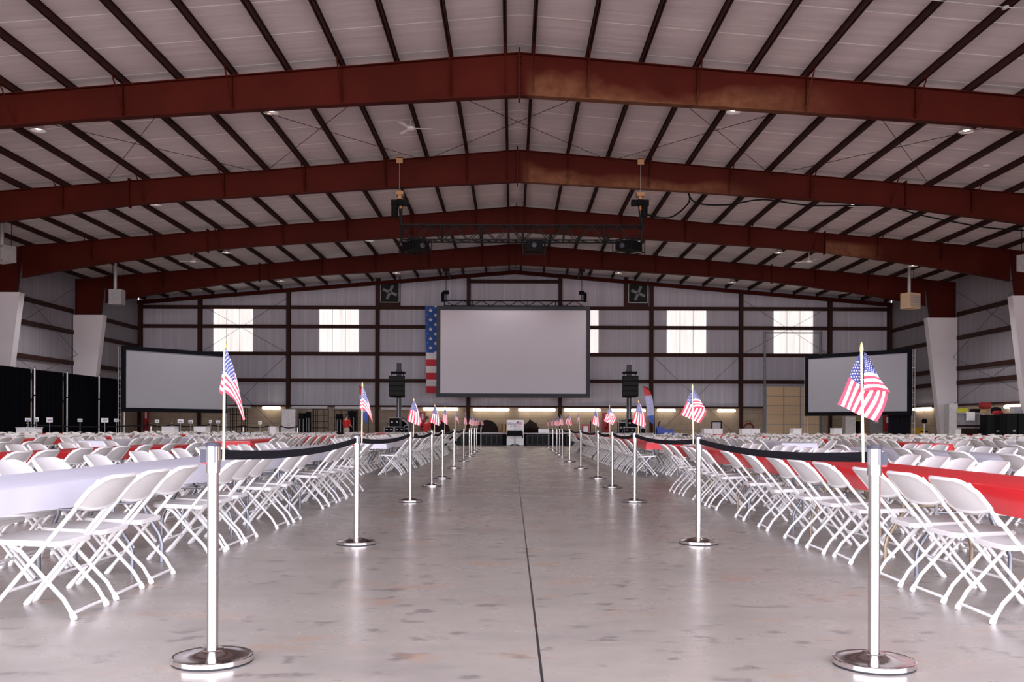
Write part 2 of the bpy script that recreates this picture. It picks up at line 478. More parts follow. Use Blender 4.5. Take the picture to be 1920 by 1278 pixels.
# rigid frames: tapered rafters on tapered columns
DEP = [(0, 1.2), (6, 1.03), (12.4, 0.90), (14.6, 0.91), (19.4, 1.14), (21.6, 1.32), (23.55, 1.5)]
for i, d in enumerate(FR):
    m = MB()
    for s in (-1, 1):
        for (xa, da), (xb, db) in zip(DEP, DEP[1:]):
            A, B = XC + s * xa, XC + s * xb
            za, zb = ztop(xa), ztop(xb)
            def slab(y0, y1, t0, t1, b0, b1):
                vs = [(A, y0, b0), (B, y0, b1), (B, y0, t1), (A, y0, t0), (A, y1, b0), (B, y1, b1), (B, y1, t1), (A, y1, t0)]
                m.add(vs, [(0, 1, 2, 3), (7, 6, 5, 4), (0, 4, 5, 1), (3, 2, 6, 7), (1, 5, 6, 2), (0, 3, 7, 4)])
            slab(d - 0.008, d + 0.008, za, zb, za - da, zb - db)
            slab(d - 0.14, d + 0.14, za, zb, za - 0.022, zb - 0.022)
            slab(d - 0.14, d + 0.14, za - da + 0.022, zb - db + 0.022, za - da, zb - db)
        xi, xo = XC + s * 23.55, XC + s * 25.2
        zk = ztop(23.55)
        a, b_ = (xi, xo) if s > 0 else (xo, xi)
        xb_ = XC + s * 24.65
        for y0, y1 in ((d - 0.008, d + 0.008),):
            vs = [(xb_, y0, 0), (xo, y0, 0), (xo, y0, ztop(25.2)), (xi, y0, zk), (xb_, y1, 0), (xo, y1, 0), (xo, y1, ztop(25.2)), (xi, y1, zk)]
            m.add(vs, [(0, 1, 2, 3), (7, 6, 5, 4), (0, 4, 5, 1), (3, 2, 6, 7), (1, 5, 6, 2), (0, 3, 7, 4)])
        m.box(min(xo, xo + s * 0.02), max(xo, xo + s * 0.02), d - 0.14, d + 0.14, 0, ztop(25.2))
        vs = [(xb_, d - 0.14, 0), (xb_ + s * 0.03, d - 0.14, 0), (xi + s * 0.03, d - 0.14, zk), (xi, d - 0.14, zk),
              (xb_, d + 0.14, 0), (xb_ + s * 0.03, d + 0.14, 0), (xi + s * 0.03, d + 0.14, zk), (xi, d + 0.14, zk)]
        m.add(vs, [(0, 1, 2, 3), (7, 6, 5, 4), (0, 4, 5, 1), (3, 2, 6, 7), (1, 5, 6, 2), (0, 3, 7, 4)])
        # splice plates and stiffeners
        for xp in (14.7,):
            m.box(XC + s * xp - 0.02, XC + s * xp + 0.02, d - 0.15, d + 0.15, ztop(xp) - 1.0, ztop(xp) + 0.1)
        for xp in (1.92, 4.98, 8.04, 11.1, 17.2, 20.2):
            dz = max(0.90, 1.2 - xp * 0.026)
            m.box(XC + s * xp - 0.006, XC + s * xp + 0.006, d - 0.12, d, ztop(xp) - dz + 0.02, ztop(xp) - 0.02)
    m.box(XC - 0.025, XC + 0.025, d - 0.16, d + 0.16, ZR - 1.32, ZR + 0.12)
    for k in range(6):
        m.box(XC - 0.06, XC + 0.06, d - 0.11, d - 0.07, ZR - 1.15 + k * 0.21, ZR - 1.11 + k * 0.21)
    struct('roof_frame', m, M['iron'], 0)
    for s in (-1, 1):
        xo, zt = XC + s * 25.28, 7.36
        m = MB(); e0 = XC + s * 24.45; e1 = XC + s * 23.55
        w = 0.23
        vs = [(e0, d - w, 0), (xo, d - w, 0), (xo, d - w, zt), (e1, d - w, zt), (e0, d + w, 0), (xo, d + w, 0), (xo, d + w, zt), (e1, d + w, zt)]
        m.add(vs, [(0, 1, 2, 3), (7, 6, 5, 4), (0, 4, 5, 1), (3, 2, 6, 7), (1, 5, 6, 2), (0, 3, 7, 4)])
        struct('column_cladding', m, M['clad'], 0)

# end wall rake beam, columns, girts
m = MB()
for s in (-1, 1):
    A, B = XC, XC + s * HW
    vs = [(A, Y1 - 0.2, ZR - 0.24), (B, Y1 - 0.2, ztop(HW) - 0.24), (B, Y1 - 0.2, ztop(HW)), (A, Y1 - 0.2, ZR)]
    vs += [(x, Y1 + 0.06, z) for x, y, z in vs]
    m.add(vs, [(0, 1, 2, 3), (7, 6, 5, 4), (0, 4, 5, 1), (3, 2, 6, 7), (1, 5, 6, 2), (0, 3, 7, 4)])
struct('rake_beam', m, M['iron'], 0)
WCOL = [262, 374, 540, 707, 878, 1050, 1221, 1389, 1556, 1668]
DWC = Y1 - 0.15
wx = lambda px: (px - 960) * DWC / F
for px in WCOL:
    x = wx(px)
    m = MB().box(x - 0.125, x + 0.125, Y1 - 0.25, Y1 - 0.235, 0, ztop(x - XC) - 0.2)
    m.box(x - 0.125, x + 0.125, Y1 + 0.02, Y1 + 0.06, 0, ztop(x - XC) - 0.2); m.box(x - 0.006, x + 0.006, Y1 - 0.24, Y1 + 0.03, 0, ztop(x - XC) - 0.2)
    struct('wall_column', m, M['dark_iron'], 0)
wz = lambda py: HC + (798 - py) * DWC / F
GZ = [wz(577), wz(613), wz(664), wz(714), ZB + 0.06]
for k, z in enumerate(GZ):
    for a, b_ in zip([XC - HW + 0.0] + [wx(p) for p in WCOL], [wx(p) for p in WCOL] + [XC + HW]):
        if b_ - a < 0.6: continue
        h = 0.12 if k < 4 else 0.06
        spans = [(a + 0.13, b_ - 0.13)]
        if k == 4 and abs(a - wx(1389)) < 0.01:            # the girt stops at the overhead door
            spans = [(a + 0.13, wx(1431)), (wx(1541), b_ - 0.13)]
        for u0, u1 in spans:
            struct('wall_girt', MB().box(u0, u1, Y1 - 0.14, Y1 + 0.05, z - h, z + h), M['dark_iron'], 0)
struct('wall_girt', MB().box(wx(878) + 0.13, wx(1050) - 0.13, Y1 - 0.14, Y1 + 0.05, wz(527) - 0.12, wz(527) + 0.12), M['dark_iron'], 0)
for s in (-1, 1):
    bays = FR + [Y1]
    for a, b_ in zip(bays[1:], bays[2:]):
        for z in (7.55, 6.35 if s < 0 else 6.2, 4.45 if s > 0 else 4.6, 3.65):
            if a < 25: continue
            x = XC + s * (HW - 0.12)
            struct('wall_girt', MB().box(min(x, x + s * 0.1), max(x, x + s * 0.1), a + 0.24, b_ - 0.24, z - 0.12, z + 0.12), M['dark_iron'], 0)
        struct('wall_girt', MB().box(min(x, x + s * 0.1), max(x, x + s * 0.1), a + 0.24, b_ - 0.24, ZB, ZB + 0.1), M['dark_iron'], 0)
# translucent wall panels
for k, cx in enumerate((435, 634, 845, 1085, 1287.5, 1488.5)):
    x = wx(cx)
    struct('window_%d' % (k + 1), MB().box(x - 1.32, x + 1.32, Y1 + 0.03, Y1 + 0.055, GZ[2] + 0.1, GZ[0] - 0.1), M['panel'], 0)
    m = MB()
    for q in (-0.44, 0.44): m.box(x + q - 0.012, x + q + 0.012, Y1 + 0.02, Y1 + 0.035, GZ[2] + 0.1, GZ[0] - 0.1)
    struct('window_%d_seams' % (k + 1), m, M['grey'], 0)

# purlins and flange braces
for s in (-1, 1):
    for k in range(17):
        xp = 0.39 + 1.527 * k
        if xp > 25.1: continue
        z = ztop(xp)
        m = MB()
        m.box(XC + s * xp - 0.012, XC + s * xp + 0.012, Y0, Y1, z, z + 0.2)
        m.box(XC + s * xp - 0.05, XC + s * xp + 0.05, Y0, Y1, z, z + 0.012)
        m.box(XC + s * xp - 0.05, XC + s * xp + 0.05, Y0, Y1, z + 0.188, z + 0.2 + 0.01)
        struct('purlin', m, M['dark_iron'], 0)
        if k in (0, 1, 3, 5, 7, 9, 11, 13):
            for d in FR[2:]:
                dz = 1.13 - min(xp, 13) * 0.022
                m = MB().tube([(XC + s * xp, d - 0.85, z + 0.02), (XC + s * xp, d - 0.06, z - dz + 0.05)], 0.022, 4)
                struct('flange_brace', m, M['iron'], 0)
# roof rods and wall rods
def rod(a, b_): struct('brace_rod', MB().tube([a, b_], 0.010, 5), M['dark_iron'])
for d0, d1 in ((FR[2], FR[3]),):
    for xa, xb in ((-9.6, -3.5), (-3.5, 3.5), (3.5, 9.6), (-15.7, -9.6), (9.6, 15.7)):
        rod((XC + xa, d0 + 0.1, ztop(xa) - 0.12), (XC + xb, d1 - 0.1, ztop(xb) - 0.12))
        rod((XC + xb, d0 + 0.1, ztop(xb) - 0.12), (XC + xa, d1 - 0.1, ztop(xa) - 0.12))
for s in (-1, 1):
    x = XC + s * (HW - 0.3)
    for za, zb in ((9.0, 5.1), (5.1, 2.4)):
        rod((x, FR[4] + 0.2, za), (x, FR[5] - 0.2, zb)); rod((x, FR[4] + 0.2, zb), (x, FR[5] - 0.2, za))
for pa, pb in ((374, 540), (1389, 1556), (540, 374), (1556, 1389)):
    rod((wx(pa), Y1 - 0.17, ztop(wx(pa)) - 0.6), (wx(pb), Y1 - 0.17, GZ[2]))
for pa, pb in ((374, 540), (1221, 1389)):
    rod((wx(pb), Y1 - 0.17, GZ[2]), (wx(pa), Y1 - 0.17, 0.2)); rod((wx(pa), Y1 - 0.17, GZ[2]), (wx(pb), Y1 - 0.17, 0.2))

# ------------------------------------------------------------------ folding chairs
def chair_parts(n=8, lod=0):
    w = 0.228
    seg = (10, 5) if lod == 0 else (6, 3)
    back = MB()
    zt, zb = 0.795, 0.575
    yt = lambda z: -0.40 + 0.66 * (0.80 - z) / 0.8
    def bp(u, v, off):
        a = 2 * u - 1                              # across
        top = zt + 0.005 - 0.065 * max(0, (abs(a) - 0.6) / 0.4) ** 2.4
        bot = zb + 0.040 + 0.030 * abs(a) ** 3
        z = bot + (top - bot) * v
        return (a * 0.254, yt(z) - 0.045 * (1 - a * a) - 0.012 + off, z)
    th = 0.014
    nu, nv = seg
    back.grid(lambda u, v: bp(u, v, 0), nu, nv)
    back.grid(lambda u, v: bp(u, v, th), nu, nv, flip=True)
    rim = [bp(i / nu, 0, th / 2) for i in range(nu + 1)] + [bp(1, j / nv, th / 2) for j in range(1, nv + 1)] + \
          [bp(1 - i / nu, 1, th / 2) for i in range(1, nu + 1)] + [bp(0, 1 - j / nv, th / 2) for j in range(1, nv + 1)]
    back.tube(rim, 0.014 if lod < 2 else 0.012, 6 if lod == 0 else 4)
    seat = MB()
    out = []
    k = 6 if lod == 0 else 2
    for cx, cy, r, a0 in ((0.238 - 0.10, 0.245 - 0.10, 0.10, 0), (-0.238 + 0.10, 0.245 - 0.10, 0.10, PI / 2),
                          (-0.214 + 0.06, -0.165 + 0.06, 0.06, PI), (0.214 - 0.06, -0.165 + 0.06, 0.06, 1.5 * PI)):
        for j in range(k + 1):
            a = a0 + PI / 2 * j / k
            out.append((cx + r * math.cos(a), cy + r * math.sin(a)))
    mt = Matrix.Translation((0, 0, 0.428)) @ Matrix.Rotation(0.05, 4, 'X')
    seat.prism(out, -0.012, 0.012, mt)
    seat.prism([(x * 0.97, y * 0.97) for x, y in out], 0.012, 0.018, mt)
    legs = []
    for s in (-1, 1):
        legs.append(MB().tube([(s * w, yt(0.79), 0.785), (s * w, yt(0.55), 0.55), (s * w, yt(0.05), 0.05)], 0.0125, n)
                    .tube([(s * w, yt(0.055), 0.055), (s * w, yt(0.02), 0.018), (s * w, yt(0.0), 0.0)], [0.015, 0.019, 0.017], n))
    for s in (-1, 1):
        a = 0.208
        legs.append(MB().tube([(s * a, 0.115, 0.418), (s * a, 0.06, 0.385), (s * a, -0.10, 0.205), (s * a, -0.185, 0.115), (s * a, -0.235, 0.03)], 0.0125, n)
                    .tube([(s * a, -0.228, 0.045), (s * a, -0.242, 0.015), (s * a, -0.246, 0.0)], [0.015, 0.020, 0.017], n))
    bars = [MB().tube([(-0.208, -0.222, 0.056), (-0.190, -0.231, 0.036), (0.190, -0.231, 0.036), (0.208, -0.222, 0.056)], 0.010, n),
            MB().tube([(-w, yt(0.16), 0.16), (w, yt(0.16), 0.16)], 0.010, n)]
    return back, seat, legs, bars

back, seat, legs, bars = chair_parts(8, 0)
CH_MESH = [('backrest', back.mesh('backrest', M['chair'], 0.9)), ('seat', seat.mesh('seat', M['chair'], 0.5))] + \
          [('leg', l.mesh('leg', M['chair_tube'], 0.9)) for l in legs] + [('stretcher', b_.mesh('stretcher', M['chair_tube'], 0.9)) for b_ in bars]
def one_mesh(n, lod):
    bk, st, lg, br = chair_parts(n, lod)
    m = MB().merge(bk).merge(st)
    for q in lg + br: m.merge(q)
    return m
FAR_CHAIR = one_mesh(5, 1).mesh('folding_chair', M['chair'], 0.9)
STUFF_CHAIR = one_mesh(4, 2)

ORD = ['first', 'second', 'third', 'fourth', 'fifth', 'sixth', 'seventh', 'eighth', 'ninth', 'tenth', 'eleventh', 'twelfth', 'thirteenth',
       'fourteenth', 'fifteenth', 'sixteenth', 'seventeenth', 'eighteenth', 'nineteenth', 'twentieth', 'twenty-first', 'twenty-second',
       'twenty-third', 'twenty-fourth', 'twenty-fifth', 'twenty-sixth', 'twenty-seventh', 'twenty-eighth', 'twenty-ninth', 'thirtieth']

# rows of tables: centre x, colour; three blocks of tables along the aisle
TL = 2.44
BLOCK = [(4.75, 5, 'front block'), (20.45, 7, 'middle block'), (39.3, 2, 'rear block')]
ROWS = []
for k in range(6): ROWS.append(('left', k, -3.15 - 2.98 * k, 'red' if k % 2 else 'white'))
for k in range(7): ROWS.append(('right', k, 3.34 + 2.96 * k, 'white' if k % 2 else 'red'))

def in_view(x, d, mrg=0.6):
    return abs(x) < d * 960 / F + mrg

# tables
def table_parts(steel):
    top = MB().box(-0.38, 0.38, -TL / 2 + 0.005, TL / 2 - 0.005, 0.700, 0.742)
    lg = []
    for e in (-1, 1):
        y = e * 0.93
        for s in (-1, 1):
            lg.append(MB().tube([(s * 0.20, y, 0.70), (s * 0.20, y, 0.44), (s * 0.225, y, 0.38), (s * 0.325, y, 0.22), (s * 0.345, y, 0.15), (s * 0.345, y, 0.0)], 0.016, 8))
    br = [MB().tube([(-0.20, e * 0.93, 0.47), (0.20, e * 0.93, 0.47)], 0.011, 6).tube([(0, e * 0.93, 0.47), (0, e * 0.45, 0.70)], 0.009, 6) for e in (-1, 1)]
    return top, lg, br
TB = {}
for nm, ma in (('steel', M['steel']), ('bronze', M['bronze'])):
    top, lg, br = table_parts(ma)
    TB[nm] = [('tabletop', top.mesh('tabletop', M['table_top'], 0))] + [('leg', l.mesh('leg', ma, 0.9)) for l in lg] + [('leg_brace', b_.mesh('leg_brace', ma, 0.9)) for b_ in br]
top, lg, br = table_parts(None)
mm = MB().merge(top)
for q in lg: mm.merge(q)
FAR_TABLE = mm.mesh('folding_table', M['steel'], 0.6)

def cloth(x, y0, y1, mat):
    """plastic cloth lying over a run of tables, hanging about 15 cm all round, with creases and a wavy hem"""
    m = MB(); hw = 0.392; zt = 0.7465; dr = 0.155
    L = y1 - y0; ny = max(8, int(L / 0.20)); ph = random.uniform(0, 6)
    sec = [(-hw - 0.03, zt - dr), (-hw - 0.018, zt - dr * 0.5), (-hw, zt - 0.012), (-hw + 0.02, zt), (-0.2, zt + 0.0005), (0.0, zt + 0.001), (0.2, zt + 0.0005), (hw - 0.02, zt), (hw, zt - 0.012), (hw + 0.018, zt - dr * 0.5), (hw + 0.03, zt - dr)]
    rows = [(-0.035, 1.0), (-0.018, 0.5), (0.0, 0.06)] + [(L * i / ny, 0.0) for i in range(1, ny)] + [(L, 0.06), (L + 0.018, 0.5), (L + 0.035, 1.0)]
    vs = []
    for t, drop in rows:
        y = y0 + t
        for j, (sx_, sz) in enumerate(sec):
            depth = (zt - sz) / dr
            wv = 0.012 * math.sin(y * 5.1 + ph) + 0.008 * math.sin(y * 11.7 + ph * 2)
            xx = sx_ + (wv * depth if sx_ > 0 else -wv * depth)
            z = min(sz, zt - drop * dr) + depth * 0.012 * math.sin(y * 2.3 + ph) if depth > 0.3 else min(sz, zt - drop * dr)
            yy = y + (0.01 * math.sin(sx_ * 20 + ph) * drop)
            vs.append((x + xx, yy, z))
    nx = len(sec); fs = [(r * nx + c, r * nx + c + 1, (r + 1) * nx + c + 1, (r + 1) * nx + c) for r in range(len(rows) - 1) for c in range(nx - 1)]
    m.add(vs, fs)
    return m.build('tablecloth', mat, None, 0.8)

chairs = []
BN = {'front block': 'front', 'middle block': 'middle', 'rear block': 'rear'}
for side, k, xc, colour in ROWS:
    for y0, n, bn in BLOCK:
        if not in_view(xc, y0 + n * TL, 0.3): continue
        i0 = 0
        while not in_view(xc, y0 + (i0 + 1) * TL, 0.4): i0 += 1
        if bn == 'rear block' and side == 'left' and k >= 5: continue
        mat_c = M['red_cloth'] if colour == 'red' else M['white_cloth']
        if bn == 'rear block' and side == 'left' and k >= 3: mat_c, cname = M['navy_cloth'], 'navy'
        else: cname = colour
        o = cloth(xc, y0 + i0 * TL, y0 + n * TL, mat_c)
        tag(o, '%s plastic tablecloth along the %s table row %s of the aisle, %s block' % (cname, ORD[k], side, BN[bn]), 'tablecloth', 'plastic tablecloths on the dining tables')
        for i in range(i0, n):
            yc = y0 + (i + 0.5) * TL
            lab = '%s folding table from the front in the %s row %s of the aisle, %s block' % (ORD[i - i0], ORD[k], side, BN[bn])
            near = yc < 21 and k < 2
            if near:
                t = empty('folding_table', (xc, yc, 0), 0, lab, 'table', 'long folding tables')
                kind = 'bronze' if (side == 'right' and k == 0 and i in (1, 3)) else 'steel'
                for nm, me in TB[kind]:
                    c = bpy.data.objects.new(nm, me); coll.objects.link(c); c.parent = t
            else:
                t = bpy.data.objects.new('folding_table', FAR_TABLE); coll.objects.link(t); t.location = (xc, yc, 0)
                tag(t, lab, 'table', 'long folding tables')
        # chairs, four to a table on each side
        for sgn in (1, -1):
            toward_aisle = (sgn > 0) == (side == 'left')
            cnt = 0
            ys = []
            if k == 0 and toward_aisle and bn == 'front block':
                ys = [3.95, 5.46, 6.05, 6.66, 7.85, 8.42, 8.93, 10.08, 10.68, 12.4, 13.0, 13.7, 14.35, 15.4] if side == 'left' else [5.43, 6.05, 6.63, 7.66, 8.26, 8.99, 10.0, 11.1, 12.45, 13.1, 13.7, 14.9, 15.6]
            else:
                y = y0 + random.uniform(0.3, 0.5)
                while y < y0 + n * TL - 0.25:
                    ys.append(y)
                    y += random.uniform(0.535, 0.61) + (random.uniform(0.2, 0.75) if random.random() < 0.36 else 0)
            for y in ys:
                off = (0.43 if side == 'left' else 0.40) + (random.uniform(-0.02, 0.02) if toward_aisle else random.uniform(0.0, 0.10))
                x = xc + sgn * off
                if not in_view(x, y, 0.35): continue
                rz = (PI / 2 if sgn > 0 else -PI / 2) + random.uniform(-0.05, 0.05)
                side_txt = 'aisle side' if toward_aisle else 'wall side'
                lab = '%s white folding chair on %s of the %s %s table row, %s block' % ('%s', side_txt, ORD[k], side, BN[bn])
                chairs.append([y, x, rz, lab, cnt, '%s %s row %d' % (side, side_txt, k)]); cnt += 1

chairs.sort(key=lambda c: c[0])
proto = empty('folding_chair', (0, 0, 0), 0, None, 'chair', 'white folding chairs at the tables')
pk = []
for nm, me in CH_MESH:
    c = bpy.data.objects.new(nm, me); coll.objects.link(c); c.parent = proto; pk.append(c)
stuff = MB()
for i, (y, x, rz, lab, cnt, row) in enumerate(chairs):
    lb = lab % ORD[cnt] if cnt < 30 else lab
    if i < 110:
        if i == 0:
            proto.location = (x, y, 0); proto.rotation_euler = (0, 0, rz); proto['label'] = lb
        else:
            copy_tree(proto, pk, (x, y, 0), rz, lb)
    elif i < 300:
        o = bpy.data.objects.new('folding_chair', FAR_CHAIR); coll.objects.link(o)
        o.location = (x, y, 0); o.rotation_euler = (0, 0, rz)
        tag(o, lb, 'chair', 'white folding chairs at the tables')
    else:
        stuff.merge(STUFF_CHAIR, Matrix.Translation((x, y, 0)) @ Matrix.Rotation(rz, 4, 'Z'))
tag(stuff.build('folding_chair', M['chair'], None, 0.9), 'mass of far white folding chairs filling the tables at the back of the hangar', 'chairs', None, 'stuff')
print('CHAIRS', len(chairs))

# ------------------------------------------------------------------ stanchions, belts and hand flags
LP = [(398.4, 1240), (668.4, 1019.5), (769, 940.5), (809.5, 911.5), (829.5, 896.5), (851, 877.5), (869.3, 864.5), (880, 855.3), (883.4, 851.3), (889.3, 847.4), (893.6, 843.0), (901.5, 838.2)]
RP = [(1638.4, 1247), (1309.7, 1018.7), (1190, 941), (1148, 914), (1121, 897.3), (1089, 878.5), (1068.5, 865.3), (1054.3, 857.0), (1049.3, 852.3), (1044, 849.0), (1036.7, 843.7), (1029, 839.4)]
base = MB().lathe([(0.178, 0.007), (0.184, 0.010), (0.184, 0.030), (0.179, 0.033), (0.168, 0.030), (0.055, 0.058), (0.052, 0.062), (0.030, 0.064)], 40)
rub = MB().lathe([(0.180, 0.0), (0.182, 0.003), (0.178, 0.008), (0.10, 0.008)], 40)
pole = MB().lathe([(0.026, 0.06), (0.026, 0.885)], 24)
# belt head sleeve
head = MB().lathe([(0.027, 0.876), (0.0325, 0.878), (0.0325, 1.000), (0.030, 1.001)], 24)
capm = MB().lathe([(0.0325, 1.000), (0.0335, 1.002), (0.0335, 1.012), (0.030, 1.017), (0.0, 1.018)], 24)
slots = MB()
for a in (0.35, 0.35 + PI / 2, 0.35 + PI, 0.35 + 1.5 * PI):
    c_, s_ = math.cos(a - PI / 2), math.sin(a - PI / 2)
    mt = Matrix.Translation((0.0325 * c_, 0.0325 * s_, 0)) @ Matrix.Rotation(a - PI / 2, 4, 'Z')
    slots.box(-0.002, 0.0015, -0.006, 0.006, 0.925, 1.0, mt)
clip = MB().box(0.030, 0.056, -0.012, 0.012, 0.925, 0.985)
tab = MB().box(0.032, 0.052, -0.011, 0.011, 0.917, 0.926)
def prot():
    r = empty('stanchion', (0, 0, 0), 0, None, 'stanchion', 'belt stanchions along the aisle')
    k = [base.build('base', M['chrome'], r), rub.build('rubber_foot', M['rubber'], r), pole.build('pole', M['satin'], r, 0.9), head.build('belt_head', M['satin'], r),
         capm.build('cap', M['dkplastic'], r), slots.build('belt_slot', M['slot'], r, 0), clip.build('belt_clip', M['dkplastic'], r, 0), tab.build('release_tab', M['redplastic'], r, 0)]
    return r, k
sproto, skids = prot()
def belt(a, b_, lab):
    a = Vector((a[0], a[1], 0)); b_ = Vector((b_[0], b_[1], 0)); u = (b_ - a).normalized(); nrm = Vector((-u.y, u.x, 0))
    a = a + u * 0.033; b_ = b_ - u * 0.033
    m = MB(); n = 20; vs = []
    for i in range(n + 1):
        t = i / n; p = a.lerp(b_, t); z = 0.962 - 0.045 * 4 * t * (1 - t)
        for q, h in ((-0.0015, -0.024), (0.0015, -0.024), (0.0015, 0.024), (-0.0015, 0.024)):
            vs.append(tuple(p + nrm * q + Vector((0, 0, z + h))))
    fs = [(i * 4 + k, i * 4 + (k + 1) % 4, (i + 1) * 4 + (k + 1) % 4, (i + 1) * 4 + k) for i in range(n) for k in range(4)]
    fs += [(3, 2, 1, 0), tuple(n * 4 + k for k in range(4))]
    m.add(vs, fs)
    tag(m.build('barrier_belt', M['belt'], None, 0), lab, 'belt', 'black belts between the stanchions')

PXM = 0.00248                               # metres per pixel at the nearest flag
def quad_sheet(m, e1, e0, u0, u1, v1, v0, yoff, wav, ph, shrink=0.0):
    """cloth between edge e1 (v=v1) and edge e0 (v=v0); edges are 3-point curves in pixels from the stick's top"""
    def ev(e, t):
        a, b_, c = e
        return ((1 - t) ** 2 * a[0] + 2 * t * (1 - t) * b_[0] + t * t * c[0], (1 - t) ** 2 * a[1] + 2 * t * (1 - t) * b_[1] + t * t * c[1])
    def fn(u, v):
        p, q = ev(e0, u), ev(e1, u)
        x = p[0] + (q[0] - p[0]) * v; y = p[1] + (q[1] - p[1]) * v
        return (x * PXM, yoff + wav * math.sin(u * 5 + v * 7 + ph) * (0.3 + u), -y * PXM)
    m.grid(fn, 14, 14, lambda u, v: (u0 + (u1 - u0) * u, v0 + (v1 - v0) * v * (1 - shrink * u)))
def flag_cloth(style, sc, ph):
    m = MB()
    if style == 'A':
        quad_sheet(m, ((2, 15), (28, 66), (39, 146)), ((1, 99), (26, 113), (38, 152)), 0, 1, 1, 0, -0.014, 0.012, ph, 0.45)
        quad_sheet(m, ((0, 16), (-2, 20), (-2, 26)), ((1, 103), (-6, 108), (-11, 97)), 0.0, 0.10, 1, 0, 0.012, 0.004, ph)
    elif style == 'B':
        quad_sheet(m, ((2, 18), (3, 20), (5, 22)), ((3, 92), (26, 86), (49, 94)), 0, 0.30, 1, 0, -0.018, 0.010, ph)
        quad_sheet(m, ((-1, 20), (-20, 62), (-44, 116)), ((50, 92), (60, 100), (29, 148)), -0.12, 0.92, 1, 0, 0.012, 0.012, ph)
    else:
        quad_sheet(m, ((-1, 16), (-20, 58), (-38, 132)), ((3, 16), (44, 84), (36, 162)), 0, 0.82, 1, 0.34, -0.014, 0.014, ph)
        quad_sheet(m, ((2, 24), (34, 90), (34, 160)), ((4, 24), (30, 80), (46, 138)), 0.05, 0.9, 0.26, 0.0, 0.02, 0.01, ph)
    if sc != 1:
        m.v = [(x * sc, y, z) for x, y, z in m.v]
    return m
FL = ['A', 'A', 'C', 'C', 'C', 'A', 'C', 'C', 'C', 'C', 'C', 'C']
FRS = ['B', 'B', 'C', 'B', 'C', 'A', 'C', 'C', 'C', 'C', 'C', 'C']
SCL = [1, 1, 1, 0.95, 0.6, 0.9, 0.55, 0.9, 0.8, 0.9, 0.8, 0.9]
SCR = [1, 1, 1, 0.95, 0.8, -0.6, 1.2, 0.9, 0.8, 0.9, 0.8, 0.9]
OFFL = [0.048, 0.046, 0.044, 0.046, 0.046, 0.046, 0.04, 0.045, 0.045, 0.045, 0.045, 0.045]
OFFR = [-0.052, -0.052, 0.048, -0.045, -0.045, -0.04, -0.045, -0.045, -0.045, -0.045, -0.045, -0.045]
def hand_flag(x, y, off, top, style, sc, lab, ph):
    r = empty('hand_flag', (x + off, y, 0), 0, lab, 'flag', 'small flags taped to the stanchions')
    lean = -0.010 if off < 0 else 0.004
    MB().tube([(0.0, 0, 0.935), (lean, 0, top - 0.04)], 0.0062, 10).build('stick', M['wood'], r, 0.9)
    MB().lathe([(0.007, -0.045), (0.0095, -0.035), (0.0075, -0.02), (0.004, -0.006), (0.0015, 0.0)], 10, (lean, 0, top)).build('finial', M['gold'], r, 0.9)
    c = flag_cloth(style, sc, ph).build('cloth', M['flag'], r, 1.2)
    c.location = (lean, 0, top)
    return r
for side, pts, sty, scs, offs in (('left', LP, FL, SCL, OFFL), ('right', RP, FRS, SCR, OFFR)):
    prev = None
    for i, (px, py) in enumerate(pts):
        g = G(px, py)
        if i == 11: lab = 'steel belt stanchion, last of the %s line nearest the stage' % side
        else: lab = '%s steel belt stanchion from the front in the %s line' % (ORD[i], side)
        rz = (PI + 0.2 if side == 'left' else 0.0) 
        if i == 0 and side == 'left':
            sproto.location = g; sproto.rotation_euler = (0, 0, rz); sproto['label'] = lab
        else:
            copy_tree(sproto, skids, g, rz, lab)
        top = 1.497 if side == 'left' else 1.492
        hand_flag(g.x, g.y, offs[i], top + random.uniform(-0.012, 0.02) * (i > 0), sty[i], scs[i],
                  'small flag on a wooden stick at the %s stanchion from the front, %s line' % (ORD[i], side), i * 1.3)
        if prev is not None:
            belt(prev, g, 'black belt between the %s and %s stanchions of the %s line' % (ORD[i - 1], ORD[i], side))
        prev = g

# ------------------------------------------------------------------ projection screens
def screen(name, c0, c1, zb, zt, bw, lab, surf, border, dep=0.08):
    """c0, c1: ground points of the outer lower corners"""
    c0, c1 = Vector(c0), Vector(c1); u = (c1 - c0); L = u.length; a = math.atan2(u.y, u.x)
    r = empty(name, ((c0.x + c1.x) / 2, (c0.y + c1.y) / 2, 0), a, lab, 'screen')
    m = MB()
    m.box(-L / 2, L / 2, 0, dep, zb, zb + bw); m.box(-L / 2, L / 2, 0, dep, zt - bw, zt)
    m.box(-L / 2, -L / 2 + bw, 0, dep, zb + bw, zt - bw); m.box(L / 2 - bw, L / 2, 0, dep, zb + bw, zt - bw)
    m.build('border', border, r, 0)
    MB().box(-L / 2 + bw, L / 2 - bw, 0.03, 0.045, zb + bw, zt - bw).build('screen_surface', surf, r, 0)
    return r, L
dS = 58.5
a, b_ = P(818, 744.5, dS), P(1106, 744.5, dS)
zt = P(960, 574, dS).z; zb = P(960, 744.5, dS).z
scr, L = screen('projection_screen', (a.x, dS, 0), (b_.x, dS, 0), zb, zt, 0.24, 'large grey central projection screen hanging above the stage', M['screen'], M['slate'])
m = MB()
for q in (-0.8, 0.8): m.box(q * L / 2 - 0.03, q * L / 2 + 0.03, -0.07, 0.08, zt - 0.02, P(960, 574, dS).z + 0.06)
m.build('hanger', M['black'], scr, 0)
